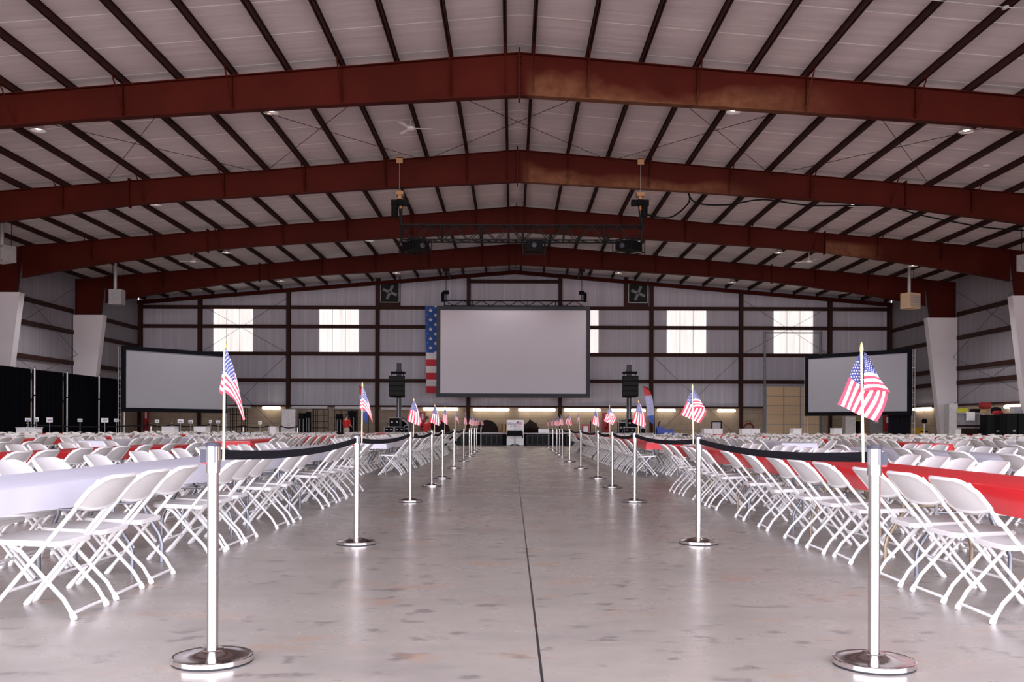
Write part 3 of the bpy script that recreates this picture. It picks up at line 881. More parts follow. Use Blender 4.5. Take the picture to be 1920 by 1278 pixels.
# truss over the central screen with its two hoists
tz0, tz1 = P(960, 574, dS).z, P(960, 563, dS).z
def truss(name, x0, x1, y, z0, z1, dy, lab, step=0.55, r=0.025):
    t = empty(name, ((x0 + x1) / 2, y, 0), 0, lab, 'truss')
    cx = (x0 + x1) / 2; h = (x1 - x0) / 2
    m = MB()
    for yy in (-dy / 2, dy / 2):
        for z in (z0, z1): m.tube([(-h, yy, z), (h, yy, z)], r, 6)
    m.build('chord', M['blackmetal'], t)
    m = MB(); n = max(2, int(2 * h / step)); st = 2 * h / n
    for i in range(n):
        xa = -h + i * st; xb = xa + st
        for yy in (-dy / 2, dy / 2):
            m.tube([(xa, yy, z0 if i % 2 else z1), (xb, yy, z1 if i % 2 else z0)], r * 0.55, 5)
            if i % 3 == 0: m.tube([(xa, yy, z0), (xa, yy, z1)], r * 0.9, 5)
        m.tube([(xa, -dy / 2, z1), (xb, dy / 2, z1)], r * 0.5, 5)
        m.tube([(xa, -dy / 2, z0), (xb, dy / 2, z0)], r * 0.5, 5)
    m.build('lattice', M['blackmetal'], t)
    return t
xa, xb = P(833, 570, dS).x, P(1094, 570, dS).x
truss('screen_truss', xa, xb, dS + 0.1, tz0 + 0.03, tz1, 0.3, 'thin black truss carrying the central projection screen')
for x, nm in ((xa + 0.1, 'left'), (xb - 0.1, 'right')):
    r = empty('chain_hoist', (x, dS + 0.1, 0), 0, 'black chain hoist at the %s end of the screen truss' % nm, 'hoist', 'hoists of the screen truss')
    zz = P(960, 548, dS).z; s = -1 if nm == 'left' else 1
    zr = ztop(x - XC)
    MB().cbox((0, 0, zz), 0.34, 0.22, 0.22).build('motor', M['black'], r)
    MB().tube([(0, 0, tz1), (0, 0, zz)], 0.03, 6).tube([(0, 0, zz), (0.0, 0, zr - 0.6)], 0.02, 6).build('chain', M['blackmetal'], r)
    MB().lathe([(0.05, -0.62), (0.10, -0.6), (0.11, -0.1), (0.06, 0)], 10, (s * 0.2, 0, zz + 0.03)).build('chain_bag', M['black'], r)
    MB().cbox((0, 0, zr - 0.30), 0.40, 0.30, 0.20).tube([(0, 0, zr - 0.3), (0, 0, zr - 0.65)], 0.05, 6).build('beam_clamp', M['dark_iron'], r)
    MB().box(-0.06, 0.06, -0.06, Y1 - dS - 0.1 - 0.21, zr - 0.26, zr - 0.12).build('support_arm', M['dark_iron'], r)

def corner_screen(px0, px1, yb0, yb1, d0, d1, yt0, yt1, lab, side):
    a, b_ = P(px0, yb0, d0), P(px1, yb1, d1)
    ta, tb = P(px0, yt0, d0), P(px1, yt1, d1)
    zb = (a.z + b_.z) / 2; zt = (ta.z + tb.z) / 2
    r, L = screen('side_screen', (a.x, a.y, 0), (b_.x, b_.y, 0), zb, zt, 0.20, lab, M['side_screen'], M['frame'], 0.1)
    for s in (-1, 1):
        m = MB()
        for q in (0.02, 0.16): m.tube([(s * (L / 2 + q - 0.05), 0.16, 0), (s * (L / 2 + q - 0.05), 0.16, zt - 0.05)], 0.022, 6)
        for k in range(int(zt / 0.3)): m.tube([(s * (L / 2 - 0.03), 0.16, 0.1 + k * 0.3), (s * (L / 2 + 0.11), 0.16, 0.1 + k * 0.3)], 0.012, 5)
        m.build('leg', M['alu'], r)
        MB().box(s * (L / 2) - 0.15, s * (L / 2) + 0.25, -0.5, 0.9, 0, 0.04).build('foot', M['alu'], r, 0)
    return r, L, zb
sl = corner_screen(229, 425, 770.5, 775, 45.5, 50.2, 648.5, 661, 'black bordered projection screen in the left back corner', 'left')
sr = corner_screen(1509, 1708, 781, 776.5, 50.2, 45.5, 666, 653, 'black bordered projection screen in the right back corner', 'right')
# black skirt below right end of right screen
r, L, zb = sr
MB().grid(lambda u, v: (L / 2 - 1.25 + u * 1.2, 0.12 + 0.03 * math.sin(u * 30), v * zb), 24, 2).build('skirt', M['frame'], r)

# large flag hanging on the end wall behind the centre screen
dF = 61.6
A, B = P(797, 573, dF), P(1103, 573, dF); bot = P(797, 736, dF).z
m = MB()
m.grid(lambda u, v: (A.x + (B.x - A.x) * u + 0.10 * (v - 1) * (u < 0.02) * -1, dF + 0.06 * math.sin(u * 22 + v * 2), bot + (A.z - bot) * v - 0.12 * (1 - v) * u * 0), 60, 26, lambda u, v: (u, v))
o = m.build('wall_flag', M['bigflag'], None, 1.2)
tag(o, 'huge stars and stripes flag hung on the end wall behind the central screen', 'flag')

# ------------------------------------------------------------------ projector truss in the roof
dT = FR[3]
x0, x1 = P(752, 430, dT).x, P(1209, 430, dT).x
zt, zb = P(980, 424, dT).z, P(980, 452, dT).z
truss('lighting_truss', x0, x1, dT, zb, zt, 0.5, 'long black box truss hanging under the second roof beam with three projectors', 0.5, 0.032)
for px, nm in ((750, 'left'), (1200, 'right')):
    p = P(px, 380, dT); s = 1 if nm == 'right' else -1
    r = empty('chain_motor', (p.x, dT, 0), 0, 'black chain motor with tan beam pads above the %s end of the lighting truss' % nm, 'hoist', 'motors of the lighting truss')
    zr = ztop(p.x - XC)
    zt_pad, zb_pad = P(px, 299, dT).z, P(px, 350, dT).z
    MB().box(-0.14, 0.14, -0.20, 0.20, zr + 0.012, zr + 0.07).box(-0.12, 0.12, -0.20, -0.15, zr - 0.18, zr + 0.05).build('upper_pad', M['tan'], r, 0)
    MB().box(-0.14, 0.14, -0.20, 0.20, zr - 1.36, zr - 1.225).box(-0.06, 0.06, -0.12, 0.12, zr - 1.50, zr - 1.34).build('lower_pad', M['tan'], r, 0)
    MB().tube([(0, -0.17, zr), (0, -0.17, zr - 1.3)], 0.009, 5).tube([(0, 0.17, zr), (0, 0.17, zr - 1.3)], 0.009, 5).build('wire_strop', M['alu'], r)
    MB().tube([(0.02, 0, zr - 1.48), (0.02, 0, zr - 1.66)], 0.03, 6).tube([(0.0, 0, zr - 1.66), (0.04, 0, zr - 1.85)], [0.03, 0.07], 8).build('hook', M['orange'], r)
    zm = P(px, 380, dT).z
    MB().lathe([(0.1, -0.12), (0.17, -0.10), (0.17, 0.10), (0.1, 0.12)], 12, (0, 0, zm)).box(-0.33, 0.33, -0.1, 0.1, zm - 0.12, zm + 0.10).build('motor', M['black'], r)
    MB().tube([(0.06, 0, zm), (0.06, 0, zb - 0.1)], 0.04, 6).tube([(-0.05 , 0.05, zm), (0.04, 0.05, zt)], 0.03, 6).build('chain', M['blackmetal'], r)
    MB().lathe([(0.08, -0.55), (0.13, -0.5), (0.13, -0.05), (0.09, 0)], 10, (s * 0.16 if nm == 'right' else -0.2, 0, zm - 0.02)).build('chain_bag', M['black'], r)
for k, (px, py, rz) in enumerate(((779, 462, 0.7), (1001, 462, 0.0), (1179, 462, -0.7))):
    p = P(px, py, dT)
    r = empty('projector', (p.x, dT, 0), rz, ['black caged projector at the left end of the lighting truss', 'black projector in a cage under the middle of the lighting truss', 'black caged projector at the right end of the lighting truss'][k], 'projector', 'projectors on the lighting truss')
    MB().box(-0.33, 0.33, -0.42, 0.42, p.z - 0.16, p.z + 0.16).build('body', M['black'], r)
    m = MB()
    for xx in (-0.42, 0.42):
        for yy in (-0.46, 0.46): m.tube([(xx, yy, p.z - 0.33), (xx, yy, zb - 0.0)], 0.02, 6)
        for z in (p.z - 0.22, p.z + 0.22): m.tube([(xx, -0.46, z), (xx, 0.46, z)], 0.018, 6)
    for yy in (-0.46, 0.46):
        for z in (p.z - 0.22, p.z + 0.22): m.tube([(-0.42, yy, z), (0.42, yy, z)], 0.018, 6)
    m.build('cage', M['blackmetal'], r)
    ln = MB().lathe([(0.10, 0), (0.10, 0.08), (0.07, 0.10)], 14).build('lens', M['dkplastic'], r)
    ln.rotation_euler = (PI / 2, 0, 0); ln.location = (0.0, -0.42, p.z - 0.03)
# power cable draped along the second beam on the right
pts = [P(1205, 400, dT + 0.3), P(1255, 408, dT + 0.3), P(1292, 378, dT + .3), P(1286, 350, dT + 0.3), P(1303, 379, dT + 0.3), P(1360, 384, dT + 0.3), P(1432, 374, dT + 0.3), P(1520, 385, dT + 0.3), P(1655, 386, dT + 0.3), P(1730, 404, dT + 0.4), P(1840, 425, dT + 0.5), P(1920, 432, dT + 0.6)]
sm = []
for i in range(len(pts) - 1):
    p0, p1, p2, p3 = pts[max(i - 1, 0)], pts[i], pts[i + 1], pts[min(i + 2, len(pts) - 1)]
    for q in range(6):
        t = q / 6
        sm.append(0.5 * ((2 * p1) + (p2 - p0) * t + (2 * p0 - 5 * p1 + 4 * p2 - p3) * t * t + (3 * p1 - p0 - 3 * p2 + p3) * t ** 3))
sm.append(pts[-1])
tag(MB().tube(sm, 0.03, 6).build('power_cable', M['black']), 'black power cable draped along the second roof beam right of the truss', 'cable')
tag(MB().tube([P(1690, -6, 20), P(1890, 14, 20), P(1935, 16, 20)], 0.012, 6).tube([P(1880, 16, 20), P(1890, 12, 20)], 0.04, 6).build('guy_wire', M['alu']), 'thin grey wire with a clamp crossing the near roof at top right', 'wire')

# ------------------------------------------------------------------ roof lamps and ceiling fans
LAMP_W = 1250
LAMPS = [(508, 211, 29), (1375, 210, 29), (72, 245, 29), (1812, 247, 29), (292, 384, 38), (1600, 385, 38), (693, 451, 47), (425, 474, 47), (187, 495, 47),
         (1198, 453, 47), (1460, 474, 47), (1711, 499, 47), (318, 547, 56.5), (527, 527, 56.5), (743, 512, 56.5), (948, 496, 56.5), (1160, 512, 56.5), (1373, 530, 56.5), (1585, 549, 56.5)]
shade = MB(); n = 20
prof = [(0.045, 0.42), (0.10, 0.40), (0.11, 0.22), (0.16, 0.14), (0.235, 0.02), (0.24, 0.0), (0.225, 0.02), (0.15, 0.13), (0.06, 0.19)]
shade.lathe(prof, n)
for i, (px, py, d) in enumerate(LAMPS):
    p = P(px, py, d); zr = ztop(p.x - XC)
    rown = {29: 'first', 38: 'second', 47: 'third', 56.5: 'fourth'}[d]
    same = sorted([q for q in LAMPS if q[2] == d]); k = same.index((px, py, d))
    r = empty('high_bay_lamp', (p.x, p.y, p.z), 0, '%s round high bay roof lamp from the left in the %s row back' % (ORD[k], rown), 'lamp', 'round roof lamps')
    shade.build('lamp_shade', M['reflector'], r)
    MB().tube([(0, 0, 0.4), (0, 0, max(zr - p.z + 0.2, 0.45))], 0.015, 6).build('stem', M['blackmetal'], r)
    MB().lathe([(0.02, 0.2), (0.07, 0.15), (0.10, 0.10), (0.08, 0.05), (0.02, 0.03)], 12).build('bulb', M['bulb'], r)
    sd = bpy.data.lights.new('lamp_light', 'SPOT'); sd.energy = LAMP_W if d < 50 else 200; sd.color = (1.0, 0.94, 0.92); sd.spot_size = 2.3; sd.spot_blend = 0.6; sd.shadow_soft_size = 0.12
    so = bpy.data.objects.new('lamp_light', sd); coll.objects.link(so); so.parent = r; so.location = (0, 0, 0.0)
FANS = [(770, 240, 31.5, 212), (10, 305, 33, 282), (1851, 308, 33, 280), (362, 490, 48, 474), (1517, 490, 48, 474)]
for i, (px, py, d, yt) in enumerate(FANS):
    p = P(px, py, d); zr = ztop(p.x - XC)
    nm = ['white ceiling fan left of the ridge in the near bay', 'white ceiling fan at the far left edge of the near bay', 'white ceiling fan at the far right edge of the near bay',
          'white ceiling fan far back at left above the side screen', 'white ceiling fan far back at right above the side screen'][i]
    r = empty('ceiling_fan', (p.x, p.y, p.z), [0.1, 0.4, 0.2, 1.0, 0.7][i], nm, 'fan', 'white ceiling fans')
    MB().tube([(0, 0, 0.05), (0, 0, max(zr - p.z + 0.2, 0.5))], 0.018, 6).lathe([(0.05, 0.0), (0.06, 0.02), (0.06, 0.14), (0.03, 0.16)], 10, (0, 0, max(zr - p.z - 0.12, 0.35))).build('down_rod', M['whitefan'], r)
    MB().lathe([(0.04, -0.07), (0.13, -0.05), (0.14, 0.03), (0.05, 0.09)], 14).build('motor', M['whitefan'], r)
    for q in range(3):
        mt = Matrix.Rotation(q * 2 * PI / 3, 4, 'Z') @ Matrix.Rotation(0.12, 4, 'X')
        m = MB().box(0.12, 0.72, -0.065, 0.065, -0.012, -0.004, mt)
        m.build('blade', M['whitefan'], r, 0)
# unit heaters
def heater(px0, px1, py0, py1, d, ytop, lab, rz, mat):
    c = P((px0 + px1) / 2, (py0 + py1) / 2, d); w = (px1 - px0) * d / F; h = (py1 - py0) * d / F
    r = empty('unit_heater', (c.x, d, c.z), rz, lab, 'heater', 'unit heaters hanging in the corners')
    MB().box(-w / 2, w / 2, -0.3, 0.3, -h / 2, h / 2).build('casing', mat, r)
    m = MB()
    for k in range(7): m.box(-w / 2 + 0.06, w / 2 - 0.06, -0.33, -0.30, -h / 2 + 0.10 + k * (h - 0.2) / 7, -h / 2 + 0.10 + k * (h - 0.2) / 7 + 0.05)
    m.build('louvers', M['grey'], r, 0)
    MB().tube([(-0.1, 0, h / 2), (-0.1, 0, ztop(c.x - XC) - c.z + 0.2)], 0.09, 10).build('flue', M['alu'], r)
    MB().tube([(w / 2 - 0.05, 0.1, h / 2), (w / 2 - 0.05, 0.1, ztop(c.x - XC) - c.z + 0.2)], 0.015, 5).tube([(-w / 2 + 0.05, 0.1, h / 2), (-w / 2 + 0.05, 0.1, ztop(c.x - XC) - c.z + 0.2)], 0.015, 5).build('hanger', M['blackmetal'], r)
heater(208, 231, 543, 571, 50.5, 505, 'grey unit heater hanging in the left back corner', 0.0, M['grey'])
heater(1692, 1722, 550, 579, 50.5, 510, 'tan unit heater hanging in the right back corner', 0.5, M['tan_door'])
heater(-14, 26, 462, 492, 40.5, 440, 'silver unit heater at the left edge in front of the third beam', -0.5, M['alu'])
heater(1912, 1945, 478, 508, 40.5, 440, 'silver unit heater at the right edge in front of the third beam', 0.5, M['alu'])
# end wall exhaust fans
for px0, px1, py0, py1, nm in ((713, 749, 528, 567, 'left'), (1178, 1215, 531, 568, 'right')):
    a, b_ = P(px0, py1, DWC), P(px1, py0, DWC)
    r = empty('exhaust_fan', ((a.x + b_.x) / 2, Y1 - 0.12, 0), 0, 'square dark exhaust fan high on the end wall, %s of the centre screen' % nm, 'fan', 'exhaust fans in the end wall')
    w = (b_.x - a.x) / 2
    MB().box(-w - 0.28, -w, -0.05, 0.18, a.z - 0.3, b_.z + 0.4).box(w, w + 0.05, -0.05, 0.18, a.z - 0.3, b_.z + 0.4).box(-w, w, -0.05, 0.18, a.z - 0.32, a.z).build('opening_frame', M['dark_iron'], r, 0)
    MB().box(-w, w, 0.0, 0.15, a.z, b_.z).build('louver', M['vent'], r, 0)
    m = MB().box(-w, w, -0.06, -0.03, a.z, a.z + 0.04).box(-w, w, -0.06, -0.03, b_.z - 0.04, b_.z).box(-w, -w + 0.04, -0.06, -0.03, a.z, b_.z).box(w - 0.04, w, -0.06, -0.03, a.z, b_.z)
    m.build('guard_frame', M['rail'], r, 0)
    m = MB(); zc = (a.z + b_.z) / 2
    for q in range(4):
        mt = Matrix.Translation((0, -0.03, zc)) @ Matrix.Rotation(q * PI / 2 + 0.4, 4, 'Y')
        m.box(0.05, 0.5, -0.02, 0.02, -0.09, 0.09, mt)
    m.build('blades', M['slot'], r, 0)

# ------------------------------------------------------------------ fluorescent lights on the block wall
TUBES = [(492, 526, 764, 1), (547, 614, 763.5, 0), (628, 676, 764, 0), (714, 776, 766, 0), (793, 859, 766, 1), (887, 955, 767, 1), (972, 1041, 767.5, 1), (1058, 1126, 768, 1), (1144, 1210, 768.5, 1), (1232, 1266, 768.5, 1), (1288, 1323, 769, 1), (1345, 1379, 769, 1), (420, 470, 763, 0)]
TUBES.sort()
for k, (a_, b_, py, lit) in enumerate(TUBES):
    d = Y1 - 0.26
    A, B = P(a_, py, d), P(b_, py, d)
    r = empty('fluorescent_light', ((A.x + B.x) / 2, d, A.z), 0, '%s fluorescent light from the left above the end wall block, %s' % (ORD[k], 'lit' if lit else 'unlit'), 'light', 'strip lights on the end wall')
    L = (B.x - A.x) / 2
    MB().box(-L, L, 0.0, 0.09, 0.02, 0.10).box(-0.1, 0.1, 0.05, 0.255, -0.05, 0.0).box(-0.1, 0.1, 0.05, 0.09, -0.05, 0.03).build('housing', M['ltgrey'], r, 0)
    MB().tube([(-L, -0.04, -0.02), (-L + 0.06, -0.04, -0.02), (L - 0.06, -0.04, -0.02), (L, -0.04, -0.02)], [0.05, 0.085, 0.085, 0.05], 10).build('tube', M['tube_lit'] if lit else M['tube_off'], r)
for (px, py, d, ln, lab) in ((1748, 766, 57, 2.4, 'lit fluorescent light on the right wall behind the right screen'), (1905, 760, 46, 2.6, 'lit fluorescent light above the shelves at the right edge')):
    p = P(px, py, d); x = XC + HW - 0.17
    r = empty('fluorescent_light', (x, d + 0.6, p.z), PI / 2, lab, 'light', 'strip lights on the right wall')
    MB().box(-ln / 2, ln / 2, -0.10, 0.0, 0.02, 0.10).build('housing', M['ltgrey'], r, 0)
    MB().tube([(-ln / 2, 0.04, -0.02), (ln / 2, 0.04, -0.02)], 0.085, 10).build('tube', M['tube_lit'], r)

# ------------------------------------------------------------------ black pipe and drape along the left wall
XD = -20.5
ups = [30.0, 33.2, 36.4, 39.8, 42.7, 46.0, 49.0]
for i in range(len(ups) - 1):
    y0, y1 = ups[i], ups[i + 1]
    m = MB().grid(lambda u, v: (XD + 0.05 * math.sin(u * (y1 - y0) * 16 + i) + 0.02 * math.sin(u * 41), y0 + 0.04 + (y1 - y0 - 0.08) * u, 0.03 + 3.42 * v), 90, 1)
    o = m.build('black_drape', M['drape'])
    tag(o, '%s black drape panel from the front along the left wall' % ORD[i], 'drape', 'black drapes along the left wall')
for i, y in enumerate(ups):
    r = empty('drape_upright', (XD + 0.14, y, 0), 0, '%s silver drape upright from the front along the left wall' % ORD[i], 'pole', 'silver drape uprights')
    MB().tube([(0, 0, 0.02), (0, 0, 3.5)], 0.032, 8).build('pole', M['alu'], r)
    MB().tube([(0, 0, 2.3), (0, 0, 2.36)], 0.036, 8).tube([(0, 0, 3.5), (0, 0, 3.56)], 0.018, 8).build('collar', M['black'], r)
    MB().box(-0.25, 0.25, -0.25, 0.25, 0, 0.02).build('base_plate', M['alu'], r, 0)

# ------------------------------------------------------------------ stage, sign, covered table
dst = 52.6
x0, x1 = P(700, 815, dst).x, P(1290, 815, dst).x
zs = P(960, 811.5, dst).z
r = empty('stage', ((x0 + x1) / 2, dst, 0), 0, 'low black stage across the end of the aisle', 'stage')
w = (x1 - x0) / 2
MB().box(-w, w, 0.0, 5.2, zs - 0.045, zs).build('deck', M['door_grey'], r, 0)
MB().box(-w + 0.02, w - 0.02, 0.05, 5.15, 0, zs - 0.045).build('skirt', M['black'], r, 0)
cx = (x0 + x1) / 2
for k, (pa, pb) in enumerate(((902, 941), (988, 1028), (1062, 1100), (856, 892))):
    m = MB()
    xa, xb = P(pa, 820, dst).x - cx, P(pb, 820, dst).x - cx
    m.box(xa, xb, -0.02, 0.05, 0.04, zs - 0.10)
    m.build('skirt_panel', M['vent'], r, 0)
    m = MB()
    for q in range(5): m.box(xa + (xb - xa) * q / 4 - 0.02, xa + (xb - xa) * q / 4 + 0.02, -0.035, -0.02, 0.04, zs - 0.10)
    m.box(xa, xb, -0.035, -0.02, zs - 0.13, zs - 0.10); m.box(xa, xb, -0.035, -0.02, 0.04, 0.07)
    m.build('panel_rib', M['dkplastic'], r, 0)
dsg = 52.0
a, b_ = P(950, 834, dsg), P(982, 787, dsg)
r = empty('sign_board', ((a.x + b_.x) / 2, dsg, 0), 0, 'white foam sign board leaning at the end of the aisle before the stage', 'sign')
w = (b_.x - a.x) / 2
MB().box(-w, w, 0, 0.03, 0.02, b_.z).build('board', M['paper'], r, 0)
text('lettering', 'Wings', 0.23, (-0.17, -0.006, b_.z - 0.29), (PI / 2, 0, 0), M['ink'], r, 0.2)
text('lettering', 'of Freedom', 0.135, (0.02, -0.006, b_.z - 0.40), (PI / 2, 0, 0), M['redink'], r, 0.2)
text('lettering', 'Fish Fry', 0.135, (0.14, -0.006, b_.z - 0.535), (PI / 2, 0, 0), M['ink'], r, 0.2)
m = MB().grid(lambda u, v: (0.08 + 0.28 * u, -0.005 - 0.003 * math.sin(u * 6), b_.z - 0.25 + 0.15 * v + 0.02 * math.sin(u * 6)), 12, 8, lambda u, v: (u, v))
m.build('printed_flag', M['flag'], r)
dct = 51.2
p = P(965.5, 815, dct); zt = P(965, 807.5, dct).z
r = empty('pedestal_table', (p.x, dct, 0), 0, 'small pedestal table under a black cloth in front of the sign', 'table')
MB().cbox((0, 0, zt - 0.02), 0.80, 0.8, 0.03).build('tabletop', M['brown'], r, 0)
MB().tube([(0, 0, 0.06), (0, 0, zt - 0.03)], 0.035, 10).build('pedestal', M['alu'], r)
MB().tube([(-0.30, -0.28, 0.0), (-0.15, -0.14, 0.06), (0, 0, 0.09), (0.15, -0.14, 0.06), (0.30, -0.28, 0)], 0.022, 6).tube([(-0.30, 0.28, 0.0), (-0.15, 0.14, 0.06), (0, 0, 0.09), (0.15, 0.14, 0.06), (0.30, 0.28, 0)], 0.022, 6).build('foot', M['blackmetal'], r)
m = MB()
hw = 0.41
def tc_(u, v):
    x, y = (u - 0.5) * 2.2, (v - 0.5) * 2.2
    cx_, cy = max(-1, min(1, x)), max(-1, min(1, y))
    over = max(abs(x) - 1, abs(y) - 1, 0) * 5
    corner = (abs(x) > 1) and (abs(y) > 1)
    return (p.x + cx_ * hw + (x - cx_) * 0.35, dct + cy * hw + (y - cy) * 0.35, zt + 0.004 - 0.56 * over - (0.24 * over if corner else 0))
m.grid(tc_, 22, 22)
tag(m.build('black_tablecloth', M['black'], None, 0.8), 'black cloth draped over the pedestal table before the sign', 'tablecloth')

# ------------------------------------------------------------------ line array towers and road cases
for nm, px, pt in (('left', 743.5, 678), ('right', 1183.5, 681)):
    d = 54.5
    p = P(px, 800, d)
    r = empty('speaker_tower', (p.x, d + 1.1, zs), 0, 'grey speaker tower column standing on the stage, %s of the centre screen' % nm, 'tower', 'line array towers')
    zz = lambda py: P(px, py, d).z - zs
    MB().box(-0.13, 0.13, -0.13, 0.13, 0, zz(pt)).box(-0.15, 0.15, -0.15, 0.15, zz(698), zz(690)).build('mast', M['dkplastic'], r, 0)
    MB().box(-0.02, 0.02, -0.14, -0.13, 0.0, zz(745)).build('mast_rail', M['grey'], r, 0)
    MB().box(-0.40, 0.40, -0.75, 0.05, zz(699), zz(695.5)).tube([(-0.35, -0.5, zz(703)), (-0.36, -0.5, zz(696))], 0.03, 5).tube([(0.3, -0.5, zz(703)), (0.36, -0.5, zz(696))], 0.03, 5).build('bumper_frame', M['black'], r, 0)
    MB().box(-0.7, 0.7, -0.6, 0.6, 0, 0.06).build('base_plate', M['black'], r, 0)
    cnt = 4
    ys = [703.5, 713.5, 723, 733, 743]
    for k in range(cnt):
        t, b_ = P(px, ys[k], d).z, P(px, ys[k + 1], d).z
        o = empty('line_array_speaker', (p.x - 0.02 + (0.0 if nm == 'left' else 0.0), d + 0.55, (t + b_) / 2), 0, '%s black line array speaker from the top on the %s tower' % (ORD[k], nm), 'speaker', 'line array speakers')
        w = 0.47; h = (t - b_) / 2 - 0.008
        m = MB(); mt = Matrix.Rotation(-0.05 * k + 0.05, 4, 'X')
        m.prism([(-w, -0.30), (w, -0.30), (w * 0.86, 0.34), (-w * 0.86, 0.34)], -h, h, mt)
        m.build('cabinet', M['black'], o, 0)
        MB().box(-w + 0.04, w - 0.04, -0.312, -0.30, -h + 0.03, h - 0.03, mt).build('grille', M['vent'], o, 0)
        MB().box(w - 0.03, w + 0.01, -0.28, -0.2, -0.05, 0.03, mt).build('handle', M['grey'], o, 0)
def road_case(px0, px1, py0, py1, d, lab, dep=0.7, zf=None):
    a, b_ = P(px0, py1, d), P(px1, py0, d)
    z0 = a.z if zf is None else zf
    r = empty('road_case', ((a.x + b_.x) / 2, d + dep / 2, z0), 0, lab, 'case', 'black road cases on the stage')
    w, h = (b_.x - a.x) / 2, b_.z - z0
    MB().box(-w + 0.01, w - 0.01, -dep / 2 + 0.01, dep / 2 - 0.01, 0.01, h - 0.01).build('body', M['black'], r, 0)
    m = MB(); e = 0.022
    for x in (-w, w - e):
        for y in (-dep / 2, dep / 2 - e): m.box(x, x + e, y, y + e, 0, h)
    for z in (0, h - e):
        for y in (-dep / 2, dep / 2 - e): m.box(-w, w, y, y + e, z, z + e)
        for x in (-w, w - e): m.box(x, x + e, -dep / 2, dep / 2, z, z + e)
    m.build('edge_trim', M['grey'], r, 0)
    m = MB()
    for x in (-w * 0.45, w * 0.45): m.box(x - 0.05, x + 0.05, -dep / 2 - 0.012, -dep / 2 + 0.01, h * 0.45, h * 0.6)
    m.build('latch', M['grey'], r, 0)
road_case(720, 738, 800, 811, 53.6, 'low black road case under the left tower, left of the pair', 0.8, zs)
road_case(740, 758, 800, 811, 53.6, 'low black road case under the left tower, right of the pair', 0.8, zs)
road_case(729, 750.5, 782.5, 799.5, 53.7, 'square black rack case stacked on the low cases at the left tower', 0.7, P(740, 800, 53.6).z)
road_case(758, 766, 797, 811, 54.2, 'narrow black road case right of the left tower pair', 0.8, zs)
road_case(1160, 1174, 791, 811, 53.6, 'tall black road case left of the right tower', 0.8, zs)
road_case(1170, 1192, 801, 811, 52.8, 'wide low black road case in front of the right tower', 0.7, zs)
road_case(1175, 1196, 785, 801, 53.0, 'black rack case stacked on the low case at the right tower', 0.6, P(1180, 801, 52.8).z)
road_case(1200, 1211, 791, 811, 53.8, 'narrow black road case right of the right tower', 0.8, zs)
road_case(1163, 1173, 786, 791, 53.7, 'small black case on the tall case at the right tower', 0.5, P(1163, 791, 53.6).z)

# round table tops stored on edge behind the stage
for px, rad, mat, lab in ((823, 0.72, M['brown'], 'dark brown round tabletop standing on edge behind the flags, left one'), (913, 0.74, M['brown'], 'dark brown round tabletop standing on edge left of the sign'),
                          (748, 0.82, M['dkplastic'], 'grey round drum fan standing behind the left tower')):
    d = 60.5
    p = P(px, 800, d)
    ob = MB().lathe([(rad, -0.03), (rad, 0.03)], 40).build('round_tabletop' if mat is M['brown'] else 'drum_fan', mat, None, 0.5)
    ob.rotation_euler = (PI / 2, 0, 0)
    if mat is not M['brown']:
        g = MB()
        for q in range(6): g.lathe([(rad * (q + 1) / 6.5 - 0.012, 0.03), (rad * (q + 1) / 6.5, 0.05)], 30)
        g.build('guard', M['grey'], ob)
    ob.location = (p.x, d, rad)
    tag(ob, lab, 'tabletop' if mat is M['brown'] else 'fan')
# things on the stage
p = P(948, 803, 55)
r = empty('wooden_crate', (p.x, 55, zs), 0, 'brown wooden crate on the stage left of the sign', 'crate')
MB().box(-0.22, 0.22, -0.2, 0.2, 0, 0.50).build('box', M['card'], r, 0)
MB().box(-0.24, -0.18, -0.22, -0.2, 0, 0.52).box(0.18, 0.24, -0.22, -0.2, 0, 0.52).box(-0.02, 0.02, -0.22, -0.2, 0, 0.52).build('batten', M['brown'], r, 0)
p = P(995, 800, 55.5)
m = MB().grid(lambda u, v: ((u - 0.5) * 1.25 * (1 - 0.25 * v) + p.x, 55.5 + (v - 0.5) * 0.0 + 0.35 * math.sin(v * PI) * -1, zs + v * (0.40 + 0.05 * math.sin(u * 17) + 0.03 * math.sin(u * 31) + 0.34 * math.sin(u * PI) ** 1.3)), 24, 10)
m.grid(lambda u, v: ((u - 0.5) * 1.25 * (1 - 0.25 * v) + p.x, 56.1 + 0.3 * math.sin(v * PI), zs + v * (0.40 + 0.05 * math.sin(u * 17) + 0.03 * math.sin(u * 31) + 0.34 * math.sin(u * PI) ** 1.3)), 24, 10, flip=True)
m.grid(lambda u, v: ((u - 0.5) * 1.25 * 0.75 + p.x, 55.5 + 0.6 * v, zs + (0.40 + 0.05 * math.sin(u * 17) + 0.03 * math.sin(u * 31) + 0.34 * math.sin(u * PI) ** 1.3)), 24, 4)
tag(m.build('folded_tarpaulin', M['brown'], None, 0.8), 'heap of dark folded tarpaulin on the stage right of the sign', 'tarpaulin')
p = P(1019, 808, 54.5)
tag(MB().box(p.x - 0.29, p.x + 0.29, 54.4, 54.9, zs, zs + 0.20).box(p.x - 0.30, p.x + 0.30, 54.38, 54.92, zs + 0.20, zs + 0.23).build('white_box', M['paper'], None, 0), 'flat white carton on the stage beside the dark tarpaulin', 'box')

